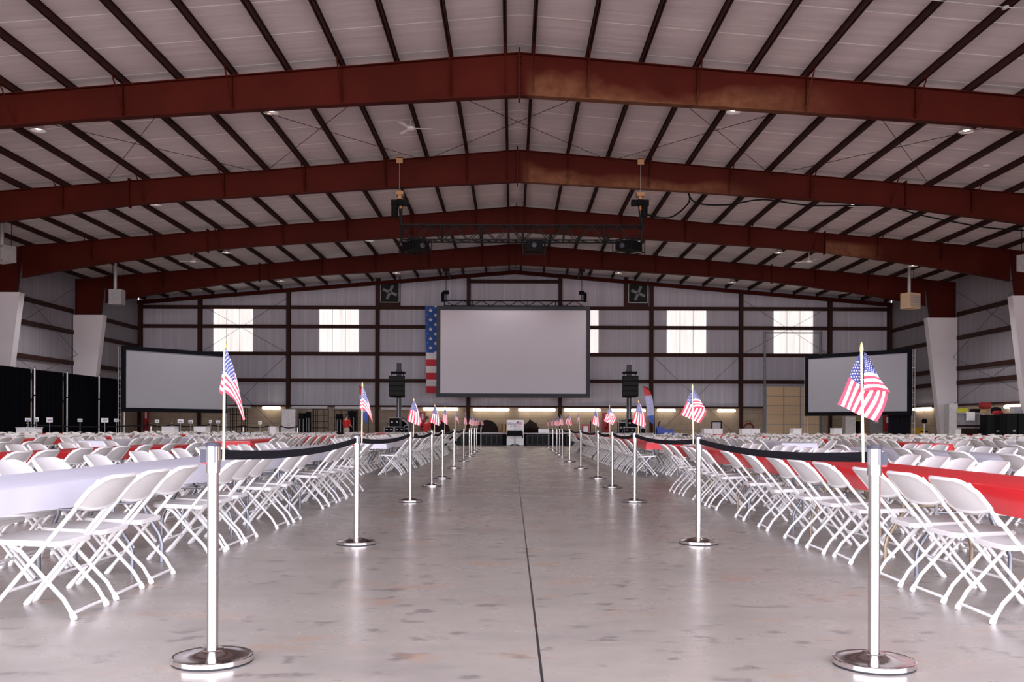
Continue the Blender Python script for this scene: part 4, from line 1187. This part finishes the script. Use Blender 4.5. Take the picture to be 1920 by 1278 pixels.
# ------------------------------------------------------------------ feather banners
def feather(px_pole, py_bot, top_px, top_py, d, poly, cuts, lab):
    b_ = P(px_pole, py_bot, d); z0 = 0
    r = empty('feather_banner', (b_.x, d, 0), 0, lab, 'banner', 'feather banners')
    pts = [(P(a, q, d).x - b_.x, P(a, q, d).z) for a, q in poly['pole']]
    MB().tube([(0, 0, z0)] + [(x, 0, z) for x, z in pts], 0.022, 6).build('pole', M['black'], r)
    MB().box(-0.3, 0.3, -0.3, 0.3, 0, 0.03).build('base_plate', M['black'], r, 0)
    rt = [(P(a, q, d).x - b_.x, P(a, q, d).z) for a, q in poly['right']]
    lf = [(P(a, q, d).x - b_.x, P(a, q, d).z) for a, q in poly['left']]
    def at(pl, t):
        k = t * (len(pl) - 1); i = min(int(k), len(pl) - 2); f = k - i
        return (pl[i][0] + (pl[i + 1][0] - pl[i][0]) * f, pl[i][1] + (pl[i + 1][1] - pl[i][1]) * f)
    for (t0, t1), mat in zip(cuts, ('flagred', 'flagmid', 'flagblue')):
        def fn(u, v):
            t = t0 + (t1 - t0) * v
            a, q = at(lf, t), at(rt, t)
            return (a[0] + (q[0] - a[0]) * u, -0.03 * math.sin(u * 7 + t * 3), a[1] + (q[1] - a[1]) * u)
        MB().grid(fn, 8, 8).build('panel', M[mat], r, 1.2)
feather(1227.5, 812, 1206, 724, 52.0, dict(pole=[(1227, 790), (1226.5, 765), (1224, 748), (1219, 733), (1212, 726), (1206, 724.5)],
        left=[(1206, 725), (1207.5, 735), (1209.5, 745), (1211.5, 758), (1213, 772), (1214, 782), (1219, 790), (1224, 795)],
        right=[(1212, 726), (1219, 733), (1223, 745), (1225, 757), (1226, 770), (1226.3, 780), (1226.4, 788), (1226.4, 796)]),
        ((0, 0.24), (0.24, 0.68), (0.68, 1.0)), 'red, lilac and blue feather banner by the right speaker tower')
feather(690.8, 812, 672, 722, 52.0, dict(pole=[(690.6, 790), (690.3, 765), (688, 748), (684, 733), (678, 726), (672.5, 722.5)],
        left=[(672, 723), (673, 733), (674.5, 743), (676, 756), (677.5, 770), (679, 778), (684, 788), (688, 794)],
        right=[(678, 724), (684, 732), (687, 743), (689, 755), (690, 768), (690.3, 778), (690.4, 786), (690.4, 795)]),
        ((0, 0.24), (0.24, 0.62), (0.62, 1.0)), 'red, lilac and blue feather banner behind the second left flag')

# ------------------------------------------------------------------ things along the end wall
def wbox(name, px0, px1, py0, py1, d, dep, mat, lab, cat, parts=None, floor=True):
    a, b_ = P(px0, py1, d), P(px1, py0, d)
    z0 = 0 if floor else a.z
    r = empty(name, ((a.x + b_.x) / 2, d + dep / 2, z0), 0, lab, cat)
    w, h = (b_.x - a.x) / 2, b_.z - z0
    MB().box(-w, w, -dep / 2, dep / 2, 0, h).build('body', mat, r, 0)
    return r, w, h, dep
def shelf_rack(px0, px1, py0, d, lab, n=5, dep=0.5, mat=None):
    a, b_ = P(px0, 820, d), P(px1, py0, d)
    r = empty('shelf_rack', ((a.x + b_.x) / 2, d + dep / 2, 0), 0, lab, 'rack', 'black wire racks at the end wall')
    w, h = (b_.x - a.x) / 2, b_.z
    mat = mat or M['blackmetal']
    for x in (-w, w, -w * 0.5, w * 0.5)[:4]:
        m = MB()
        for y in (-dep / 2, dep / 2): m.box(x - 0.02, x + 0.02, y - 0.02, y + 0.02, 0, h)
        m.build('post', mat, r, 0)
    for k in range(n):
        z = 0.15 + (h - 0.17) * k / (n - 1)
        MB().box(-w, w, -dep / 2, dep / 2, z - 0.02, z + 0.02).build('shelf', mat, r, 0)
    return r
shelf_rack(432, 460, 764, 58.5, 'tall black wire rack beside the left side screen', 6)
shelf_rack(585, 613, 766, 58.5, 'tall black wire rack near the middle of the left end wall', 6)
shelf_rack(627, 668, 768, 60.0, 'wide black rack of cases behind the standing person', 5)
r, w, h, dep = wbox('metal_cabinet', 528, 554, 766.5, 810, 60.5, 0.6, M['ltgrey'], 'light grey double door cabinet against the left end wall', 'cabinet')
for sg in (-1, 1):
    dr = MB().box(min(sg * 0.01, sg * (w - 0.01)), max(sg * 0.01, sg * (w - 0.01)), -dep / 2 - 0.02, -dep / 2, 0.05, h - 0.03).build('door', M['white'], r, 0)
    MB().box(sg * 0.07 - 0.012, sg * 0.07 + 0.012, -dep / 2 - 0.045, -dep / 2 - 0.02, h * 0.48, h * 0.58).build('handle', M['rail'], dr, 0)
for (a_, b_, t_, dd, lab) in ((560, 571, 774, 59.5, 'black upright equipment case right of the grey cabinet'), (573, 581, 772, 59.8, 'narrow black case beside the upright equipment case'), (630, 641, 776, 59.3, 'black case on the rack left of the standing person'), (652, 666, 770, 59.4, 'black case on the rack right of the standing person')):
    r, w, h, dep = wbox('equipment_case', a_, b_, t_, 812, dd, 0.4, M['black'], lab, 'case')
    MB().tube([(-w * 0.6, -dep / 2 - 0.03, h * 0.35), (-w * 0.6, -dep / 2 - 0.03, h * 0.8), (w * 0.6, -dep / 2 - 0.03, h * 0.8), (w * 0.6, -dep / 2 - 0.03, h * 0.35)], 0.02, 6).build('handle', M['grey'], r)
def extinguisher(px0, px1, py0, py1, d, lab, n):
    a, b_ = P(px0, py1, d), P(px1, py0, d)
    r = empty('fire_point', ((a.x + b_.x) / 2, d, 0), 0, lab, 'fire point', 'red fire points along the end wall')
    w = (b_.x - a.x) / 2
    MB().box(-w, w, 0, 0.05, a.z, b_.z).box(-0.04, 0.04, 0.05, 0.30, a.z + 0.3, a.z + 0.4).build('backboard', M['fire'], r, 0)
    MB().box(-0.06, 0.06, -0.01, 0, b_.z - 0.5, b_.z - 0.08).build('sign_plate', M['paper'], r, 0)
    zc = a.z + (b_.z - a.z) * 0.28
    ex = MB().lathe([(0.06, -0.28), (0.10, -0.26), (0.10, 0.12), (0.05, 0.2), (0.03, 0.26)], 12, (0, -0.12, zc)).build('extinguisher', M['fire'], r)
    MB().tube([(0.0, -0.12, zc + 0.25), (0.12, -0.14, zc + 0.2), (0.13, -0.14, zc - 0.1)], 0.018, 6).box(-0.04, 0.04, -0.23, -0.21, zc - 0.14, zc - 0.04).build('hose', M['black'], ex)
extinguisher(786.5, 798, 772.5, 806, Y1 - 0.32, 'red fire extinguisher board behind the third left flag', 0)
extinguisher(1129, 1142.5, 773.5, 809, Y1 - 0.32, 'red fire extinguisher board between the fourth and fifth right flags', 0)
extinguisher(1657, 1670, 779, 808, Y1 - 0.32, 'red fire extinguisher board under the right side screen', 0)
extinguisher(268, 279, 770, 808, Y1 - 0.32, 'red fire extinguisher board under the left side screen', 0)
p = P(1098, 798, 58)
r = empty('fire_extinguisher_cart', (p.x, 58, 0), 0, 'red wheeled cart with white label right of the stage', 'cart')
MB().box(-0.22, 0.22, -0.15, 0.15, 0.25, 1.2).build('tank', M['fire'], r); MB().box(-0.15, 0.15, -0.17, -0.15, 0.75, 1.1).build('label_plate', M['paper'], r, 0)
for s in (-1, 1):
    w_ = MB().lathe([(0.24, -0.03), (0.24, 0.03)], 16).build('wheel', M['black'], r); w_.rotation_euler = (0, PI / 2, 0); w_.location = (s * 0.32, 0, 0.24)
MB().tube([(0.3, 0, 0.3), (0.32, 0, 1.35), (0.30, -0.1, 1.4)], 0.025, 6).build('handle', M['black'], r)
# hose arch, framed board, white display boards
p = P(1417, 812, 60.8)
m = MB().tube([(0.34 * math.cos(a), 0, 0.75 + 0.42 * math.sin(a)) for a in [PI * k / 12 for k in range(13)]], 0.05, 8).tube([(0.34, 0, 0.75), (0.40, 0, 0.3)], 0.05, 8).tube([(-0.34, 0, 0.75), (-0.36, 0, 0.3)], 0.05, 8)
r = empty('hose_reel', (p.x, Y1 - 0.2, 0.15), 0, 'dark red hose hung in an arch on the right end wall', 'hose')
m.build('hose', M['darkred'], r); MB().tube([(-0.16, 0.12, 1.25), (-0.1, 0.0, 1.33), (0.1, 0.0, 1.33), (0.16, 0.12, 1.25)], 0.02, 6).build('bracket', M['dark_iron'], r)
p = P(1343.5, 800, 56)
r = empty('framed_easel_board', (p.x, 56, 0), 0, 'grey board in a black frame standing behind the white display boxes', 'board')
a, b_ = P(1334, 812, 56), P(1353, 789.5, 56); w = (b_.x - a.x) / 2
MB().box(-w + 0.06, w - 0.06, 0.0, 0.03, 0.5, b_.z - 0.05).build('panel', M['grey'], r, 0)
MB().box(-w, w, -0.02, 0.05, b_.z - 0.06, b_.z).box(-w, -w + 0.06, -0.02, 0.05, 0, b_.z - 0.06).box(w - 0.06, w, -0.02, 0.05, 0, b_.z - 0.06).build('frame', M['black'], r, 0)
def display(px0, px1, py0, py1, d, lab, two=True, base=0.75):
    a, b_ = P(px0, py1, d), P(px1, py0, d)
    r = empty('table_display', ((a.x + b_.x) / 2, d, 0), 0, lab, 'table')
    w = (b_.x - a.x) / 2
    if two:
        MB().box(-w, -0.006, 0, 0.6, 0.0, b_.z).build('panel', M['paper'], r, 0); MB().box(0.006, w, 0, 0.6, 0.0, b_.z).build('panel', M['paper'], r, 0)
    else: MB().box(-w, w, 0, 0.6, 0.0, b_.z).build('panel', M['paper'], r, 0)
    MB().box(-w - 0.02, w + 0.02, -0.02, 0.62, b_.z, b_.z + 0.025).build('top', M['white'], r, 0)
display(1320, 1355, 804, 815, 47.5, 'white skirted table left of the right end wall column')
display(1391, 1425, 804, 815, 47.5, 'white skirted table in front of the dark red hose')
display(1487, 1503, 803.5, 811, 48.5, 'small white skirted table before the tan door', False)
display(1564, 1579, 803, 810, 48.5, 'small white skirted table right of the tan door', False)
display(303, 327, 800, 812, 46.5, 'white skirted table between two belt posts under the left screen', False)
display(363, 385.5, 800, 814, 46.5, 'white skirted table near the right end of the left screen', False)
display(505, 517, 800, 810, 47.0, 'small white skirted table in front of the grey cabinet', False)
display(30, 66, 802, 815, 38.5, 'white skirted table before the black drapes at far left', True)
display(1802, 1820, 803.5, 814, 47.0, 'white box table at the foot of the right white column', False)
# tan overhead door with galvanised tracks
a, b_ = P(1434, 830, Y1 - 0.05), P(1538, 725, Y1 - 0.05)
z1 = b_.z
struct('door_1', MB().box(a.x, b_.x, Y1 - 0.08, Y1 + 0.05, 0.0, z1), M['tan_door'], 0)
m = MB()
for k in range(1, 6): m.box(a.x, b_.x, Y1 - 0.095, Y1 - 0.08, z1 * k / 6 - 0.015, z1 * k / 6 + 0.015)
for px in (1436, 1469, 1500, 1536): m.box(P(px, 725, Y1).x - 0.03, P(px, 725, Y1).x + 0.03, Y1 - 0.10, Y1 - 0.08, 0, z1)
struct('trim_1', m, M['rail'], 0)
m = MB()
for px in (1433.5, 1538):
    x = P(px, 700, Y1).x
    m.box(x - 0.10, x - 0.04, Y1 - 0.2, Y1 - 0.1, 0, wz(619)); m.box(x + 0.0, x + 0.04, Y1 - 0.2, Y1 - 0.1, 0, wz(619))
    for k in range(22): m.box(x - 0.1, x + 0.04, Y1 - 0.2, Y1 - 0.17, 0.2 + k * 0.33, 0.24 + k * 0.33)
m.tube([(P(1433.5, 620, Y1).x, Y1 - 0.25, wz(622)), (P(1538, 620, Y1).x, Y1 - 0.25, wz(622))], 0.04, 8)
struct('door_1_track', m, M['rail'], 0)
# grey personnel door and white cabinet under the right screen
a, b_ = P(1630, 830, Y1 - 0.03), P(1655, 778, Y1 - 0.03)
struct('door_2', MB().box(a.x, b_.x, Y1 - 0.06, Y1, 0.0, b_.z), M['door_grey'], 0)
tag(MB().box(P(1639, 792, Y1).x, P(1647, 785, Y1).x, Y1 - 0.075, Y1 - 0.06, P(1640, 793, Y1).z, P(1640, 785, Y1).z).build('door_notice', M['paper'], None, 0), 'white notice on the grey door under the right screen', 'notice')
r, w, h, dep = wbox('tall_cupboard', 1585, 1604.5, 780, 830, 60, 0.6, M['ltgrey'], 'pale grey cupboard under the left part of the right screen', 'cupboard')
MB().box(-w + 0.02, w - 0.02, -dep / 2 - 0.02, -dep / 2, 0.06, h - 0.03).build('door', M['white'], r, 0)
r, w, h, dep = wbox('recycling_bin', 1606, 1613, 787, 830, 60, 0.5, M['black'], 'black bin beside the pale cupboard under the right screen', 'bin')
MB().box(-w - 0.01, w + 0.01, -dep / 2 - 0.01, dep / 2 + 0.01, h - 0.08, h).build('lid', M['lime'], r, 0)
r, w, h, dep = wbox('yellow_tub', 1713, 1731, 801.5, 830, 56, 0.6, M['yellow'], 'yellow plastic tub beside the right screen leg', 'tub')
MB().box(-w - 0.02, w + 0.02, -dep / 2 - 0.02, dep / 2 + 0.02, h - 0.06, h).build('rim', M['yellow'], r, 0)
p = P(1733, 790, 53)
r = empty('fan_stand', (p.x, 53, 0), 0, 'pale post with a round black head beside the yellow tub', 'stand')
MB().tube([(0, 0, 0), (0, 0, 1.35)], 0.05, 8).build('post', M['ltgrey'], r); MB().tube([(-0.22, 0, 0.86), (0.22, 0, 0.86)], 0.02, 6).build('crossbar', M['black'], r)
h_ = MB().lathe([(0.14, -0.06), (0.14, 0.06)], 20).build('head', M['black'], r); h_.rotation_euler = (PI / 2, 0, 0); h_.location = (0, -0.02, 1.45)
MB().tube([(0, 0, 1.58), (0, 0, 2.2)], 0.01, 5).build('cord', M['grey'], r)

# right hand store corner: shelves, boxes, bags, dark table
dR = 47.4
def rp(px, py, d=dR): return P(px, py, d)
r = empty('storage_shelving', (rp(1830, 800).x, dR + 0.6, 0), 0, 'grey storage shelving unit at the right wall with bags on top', 'shelving')
w = (rp(1849, 777).x - rp(1797, 777).x) / 2; c0 = (rp(1849, 777).x + rp(1797, 777).x) / 2 - rp(1830, 800).x
zt = rp(1820, 773).z
for x in (-w, w): MB().box(c0 + x - 0.03, c0 + x + 0.03, -0.35, 0.35, 0, zt).build('post', M['ltgrey'], r, 0)
for z in (0.3, 0.95, zt - 0.04): MB().box(c0 - w, c0 + w, -0.35, 0.35, z, z + 0.04).build('shelf', M['grey'], r, 0)
MB().box(c0 - w, c0 + w, 0.30, 0.34, 0.3, zt).build('back_panel', M['grey'], r, 0)
def small(name, px0, px1, py0, py1, d, mat, lab, cat, dep=0.4, rnd=False):
    a, b_ = P(px0, py1, d), P(px1, py0, d)
    if rnd:
        cx, cz = (a.x + b_.x) / 2, (a.z + b_.z) / 2; w, h = (b_.x - a.x) / 2, (b_.z - a.z) / 2
        m = MB().tube([(cx - w, d, cz), (cx - w * 0.85, d, cz), (cx - w * 0.4, d, cz + h * 0.1), (cx + w * 0.4, d, cz + h * 0.1), (cx + w * 0.85, d, cz), (cx + w, d, cz)], [h * 0.4, h * 0.8, h * 0.95, h * 0.95, h * 0.8, h * 0.4], 12)
        o = m.build(name, mat)
    else:
        o = MB().box(a.x, b_.x, d, d + dep, a.z, b_.z).build(name, mat, None, 0)
    return tag(o, lab, cat)
small('duffel_bag', 1836, 1858, 753.5, 767.5, 48.0, M['darkred'], 'dark red round duffel bag on top of the right shelving', 'bag', rnd=True)
small('duffel_bag', 1861, 1881, 769.8, 777.7, 45.3, M['fire'], 'bright red flat bag on the black cabinet at right', 'bag', rnd=True)
small('toolbox', 1801.5, 1815, 765, 772.8, 47.9, M['lime'], 'lime green plastic box on top of the right shelving', 'box')
small('black_box', 1825, 1838, 766, 773, 47.8, M['black'], 'small black box beside the dark red duffel bag', 'box')
small('cardboard_box', 1838, 1850, 767.5, 773, 47.8, M['card'], 'open cardboard box under the dark red duffel bag', 'box')
small('nylon_bag', 1859, 1876, 763, 777.2, 45.6, M['black'], 'dark nylon bag behind the bright red bag', 'bag', rnd=True)
small('plastic_sack', 1815, 1828, 772, 788, 47.5, M['paper'], 'white and blue sack hanging on the right shelving', 'sack', 0.2)
for (a_, b_, t_, d, lab) in ((1849, 1885, 777.5, 45.0, 'black double cabinet under the bright red bag'), (1887, 1908, 774.5, 43.5, 'black equipment rack at the right edge, left of two'), (1909, 1932, 774.5, 43.5, 'black equipment rack cut by the right edge')):
    r, w, h, dep = wbox('black_cabinet', a_, b_, t_, 830, d, 0.6, M['black'], lab, 'cabinet')
    MB().box(-w + 0.02, -0.01, -dep / 2 - 0.02, -dep / 2, 0.05, h - 0.03).build('door', M['vent'], r, 0); dr = MB().box(0.01, w - 0.02, -dep / 2 - 0.02, -dep / 2, 0.05, h - 0.03).build('door', M['vent'], r, 0)
    MB().box(0.03, 0.15, -dep / 2 - 0.04, -dep / 2 - 0.02, h * 0.52, h * 0.56).build('handle', M['grey'], dr, 0)
small('cardboard_box', 1902, 1916, 762, 774.3, 43.6, M['grey'], 'grey box on top of the racks at the right edge', 'box', 0.4)
small('pale_carton', 1917, 1930, 768, 774.3, 43.6, M['ltgrey'], 'pale carton on the rack cut by the right edge', 'box', 0.4)
r = empty('dark_wood_table', (rp(1836, 800, 46).x, 46, 0), 0, 'long dark brown wooden table in front of the right shelving', 'table')
w = (rp(1872, 797, 46).x - rp(1801, 797, 46).x) / 2; zt = rp(1836, 796.5, 46).z
MB().box(-w, w, -0.3, 0.3, zt - 0.10, zt).build('tabletop', M['brown'], r, 0)
MB().box(-w + 0.15, w - 0.05, -0.22, 0.22, 0.0, zt - 0.16).build('apron', M['brown'], r, 0)
for px in (1782, ):
    r, w, h, dep = wbox('steel_locker', 1779, 1796, 756.5, 830, 51.0, 0.6, M['grey'], 'stacked grey drawers and boxes beside the right white column', 'locker')
    for k in range(4): MB().box(-w + 0.02, w - 0.02, -dep / 2 - 0.02, -dep / 2, 0.1 + k * h / 4, (k + 1) * h / 4 - 0.02).build('drawer', M['ltgrey'] if k == 3 else M['grey'], r, 0)
# blue covered trolley right of the right banner
p = P(1245, 808, 52)
m = MB().grid(lambda u, v: (p.x - 0.42 + 0.9 * u, 52 - 0.3 * math.sin(v * PI), 0.3 + v * (0.72 + 0.10 * math.sin(u * 5 + 1))), 16, 8)
m.grid(lambda u, v: (p.x - 0.42 + 0.9 * u, 52 + 0.3 * math.sin(v * PI), 0.3 + v * (0.72 + 0.10 * math.sin(u * 5 + 1))), 16, 8, flip=True)
o = m.build('blue_covered_trolley', M['blue'], None, 0.8)
tag(o, 'low trolley under a blue cover right of the right feather banner', 'trolley')
MB().tube([(p.x - 0.35, 52, 0.8), (p.x - 0.30, 52, 1.25), (p.x - 0.22, 52, 1.4)], 0.03, 6).build('handle', M['black'], o)
for s in (-0.3, 0.35): MB().tube([(p.x + s, 51.8, 0.1), (p.x + s, 52.2, 0.1)], 0.10, 10).tube([(p.x + s, 52, 0.1), (p.x + s, 52, 0.4)], 0.03, 6).build('wheel', M['black'], o)

# far belt posts and table number cards on the left
FP = [(50.5, 793, 39), (283, 793.5, 47), (322, 793.5, 47), (393, 793.5, 48), (456, 795.5, 49.5), (503, 796, 49.5), (527.5, 796.5, 49.5), (558, 796, 49.5)]
prev = None
for k, (px, py, d) in enumerate(FP):
    p = P(px, py, d)
    r = empty('stanchion', (p.x, d, 0), 0, '%s small far belt post from the left, behind the left tables' % ORD[k], 'stanchion', 'far belt posts behind the left tables')
    sc = p.z / 1.018
    for nm, q, mt in (('base', base, M['chrome']), ('pole', pole, M['satin']), ('cap', capm, M['satin'])):
        o = MB().merge(q, Matrix.Diagonal((1.4, 1.4, sc, 1))).build(nm, mt, r)
    if k > 0:
        m = MB(); A = FP[k - 1]; q0, q1 = P(*A), p
        n = 10; 
        u = (q1 - q0); u.z = 0; u.normalize(); nr = Vector((-u.y, u.x, 0))
        rows = []
        for i in range(n + 1):
            t = i / n; c = q0.lerp(q1, t); c.z -= 0.06 + 0.10 * 4 * t * (1 - t)
            rows += [tuple(c + nr * 0.002 + Vector((0, 0, 0.03))), tuple(c + nr * 0.002 - Vector((0, 0, 0.03)))]
        m.add(rows, [(2 * i, 2 * i + 1, 2 * i + 3, 2 * i + 2) for i in range(n)])
        tag(m.build('barrier_belt', M['belt'], None, 0), 'black belt between the %s and %s far belt posts at left' % (ORD[k - 1], ORD[k]), 'belt', 'far black belts at left')
CARDS = [(52.5, 786.5, 11, 6.5), (68.5, 786, 8, 8), (93, 787, 11.5, 9), (150, 787.5, 9, 6), (196.5, 787.5, 13.5, 8), (218, 787.5, 9, 6), (294.5, 789.5, 8, 5.5), (338.5, 789.5, 11, 7), (357.5, 790.3, 8.5, 6), (394.5, 790, 5, 5.5), (409, 790.5, 7.5, 5.5), (487.5, 792, 6.5, 6)]
for k, (px, py, w, h) in enumerate(CARDS):
    d = [38.5, 39, 38, 43, 43.5, 45, 45, 45, 46, 47, 46.5, 47][k]
    p = P(px, py, d); W, H = w * d / F / 2, h * d / F / 2
    r = empty('table_card', (p.x, d, 0), 0, '%s white table card on a thin stand counted from the left edge' % ORD[k], 'sign', 'white cards on stands among the left tables')
    MB().box(-W, W, -0.004, 0.004, p.z - H, p.z + H).build('card', M['paper'], r, 0)
    MB().tube([(0, 0.01, 0), (0, 0.01, p.z - H + 0.02)], 0.012, 6).lathe([(0.14, 0), (0.14, 0.012), (0.02, 0.03)], 12).build('stand', M['grey'], r)
    MB().box(-W * 0.6, W * 0.6, -0.006, -0.004, p.z - H * 0.5, p.z - H * 0.1).box(-W * 0.7, W * 0.7, -0.006, -0.004, p.z + H * 0.1, p.z + H * 0.25).build('print', M['ink'], r, 0)

# ------------------------------------------------------------------ people
def skin_mesh(name, joints, edges, mat, parent):
    me = bpy.data.meshes.new(name)
    me.from_pydata([j[0] for j in joints], edges, [])
    o = bpy.data.objects.new(name, me); coll.objects.link(o)
    o.modifiers.new('skin', 'SKIN'); s = o.modifiers.new('sub', 'SUBSURF'); s.levels = 1; s.render_levels = 2
    for i, j in enumerate(joints): me.skin_vertices[0].data[i].radius = j[1]
    me.skin_vertices[0].data[0].use_root = True
    dg = bpy.context.evaluated_depsgraph_get()
    m2 = bpy.data.meshes.new_from_object(o.evaluated_get(dg))
    bpy.data.objects.remove(o)
    m2.materials.clear(); m2.materials.append(mat); m2.shade_smooth()
    o = bpy.data.objects.new(name, m2); coll.objects.link(o); o.parent = parent
    return o
def person(loc, rz, sit, lab):
    r = empty('person', loc, rz, lab, 'person')
    z = 0.45 if sit else 0.92
    J = [((0, 0, z), (0.13, 0.10)), ((0, 0, z + 0.26), (0.13, 0.095)), ((0, 0.0, z + 0.48), (0.15, 0.095)), ((0, 0, z + 0.56), (0.06, 0.06)), ((0, -0.01, z + 0.63), (0.055, 0.06)), ((0, -0.02, z + 0.72), (0.078, 0.095)), ((0, -0.015, z + 0.80), (0.07, 0.085))]
    E = [(0, 1), (1, 2), (2, 3), (3, 4), (4, 5), (5, 6)]
    def lim(start, pts):
        p = start
        for q, rr in pts:
            J.append((q, rr)); E.append((p, len(J) - 1)); p = len(J) - 1
    for s in (-1, 1):
        lim(2, [((s * 0.19, 0, z + 0.47), (0.06, 0.06)), ((s * 0.25, 0.0, z + 0.20), (0.045, 0.045)), ((s * 0.20, -0.20, z + 0.10), (0.035, 0.035)), ((s * 0.18, -0.27, z + 0.08), (0.03, 0.02)), ((s * 0.17, -0.35, z + 0.07), (0.018, 0.012))])
        if sit: lim(0, [((s * 0.10, -0.05, z), (0.085, 0.085)), ((s * 0.12, -0.45, z), (0.06, 0.06)), ((s * 0.12, -0.44, 0.1), (0.042, 0.042)), ((s * 0.12, -0.58, 0.04), (0.04, 0.035))])
        else: lim(0, [((s * 0.10, 0, z - 0.06), (0.09, 0.09)), ((s * 0.11, -0.01, 0.50), (0.06, 0.06)), ((s * 0.11, 0.02, 0.09), (0.042, 0.042)), ((s * 0.12, -0.13, 0.04), (0.042, 0.035))])
    skin_mesh('body', J, E, M['skin'], r)
    g = 0.018
    S = [((0, 0, z - 0.06), (0.19, 0.155)), ((0, 0, z + 0.14), (0.175, 0.14)), ((0, 0, z + 0.32), (0.175, 0.14)), ((0, 0, z + 0.47), (0.165, 0.13)), ((0, 0, z + 0.555), (0.09, 0.09))]
    SE = [(0, 1), (1, 2), (2, 3), (3, 4)]
    for s in (-1, 1):
        S += [((s * 0.19, 0, z + 0.46), (0.088, 0.088)), ((s * 0.25, 0.0, z + 0.22), (0.072, 0.072))]; n = len(S); SE += [(3, n - 2), (n - 2, n - 1)]
    skin_mesh('shirt', S, SE, M['shirt'], r)
    S = [((0, 0, z + 0.10), (0.17, 0.14)), ((0, 0, z - 0.04), (0.17, 0.14))]; SE = [(0, 1)]
    for s in (-1, 1):
        if sit: S += [((s * 0.10, -0.08, z), (0.115, 0.115)), ((s * 0.12, -0.45, z), (0.085, 0.085)), ((s * 0.12, -0.44, 0.08), (0.068, 0.068))]
        else: S += [((s * 0.10, 0, z - 0.14), (0.115, 0.115)), ((s * 0.11, -0.01, 0.50), (0.088, 0.088)), ((s * 0.11, 0.02, 0.06), (0.072, 0.072))]
        n = len(S); SE += [(1, n - 3), (n - 3, n - 2), (n - 2, n - 1)]
    skin_mesh('trousers', S, SE, M['khaki'], r)
    for s in (-1, 1):
        y0 = -0.44 if sit else 0.02
        sh = MB().lathe([(0.05, 0), (0.055, 0.03), (0.045, 0.075), (0.02, 0.09)], 12, (0, 0, 0)).build('shoe', M['black'], r)
        sh.scale = (0.95, 2.3, 1); sh.location = (s * 0.118, y0 - 0.06, 0)
    hm = MB().grid(lambda u, v: (0.092 * math.cos(2 * PI * u) * math.cos(v * PI / 2 - 0.25 * (1 - v)), 0.0 + 0.112 * math.sin(2 * PI * u) * math.cos(v * PI / 2), z + 0.765 + 0.115 * math.sin(v * PI / 2) - 0.11 * (1 - v) * max(0, math.sin(2 * PI * u))), 16, 6)
    hm.build('hair', M['hair'], r, 1.2)
    return r
pp = P(650, 800, 54.5)
person((pp.x, 54.5, 0.0), 2.6, False, 'person in a red shirt and stone trousers standing at the black rack, seen from behind')
pp = P(800, 800, 50.5)
person((pp.x, 50.6, 0.28), 2.4, True, 'seated person in a red shirt behind the fourth left stanchion')
tag(MB().box(pp.x - 0.22, pp.x + 0.22, 50.38, 50.82, 0.56, 0.60).tube([(pp.x, 50.6, 0), (pp.x, 50.6, 0.57)], 0.05, 8).lathe([(0.2, 0), (0.2, 0.03), (0.06, 0.06)], 14, (pp.x, 50.6, 0)).build('stool', M['blackmetal']), 'black stool under the seated person in red', 'stool')
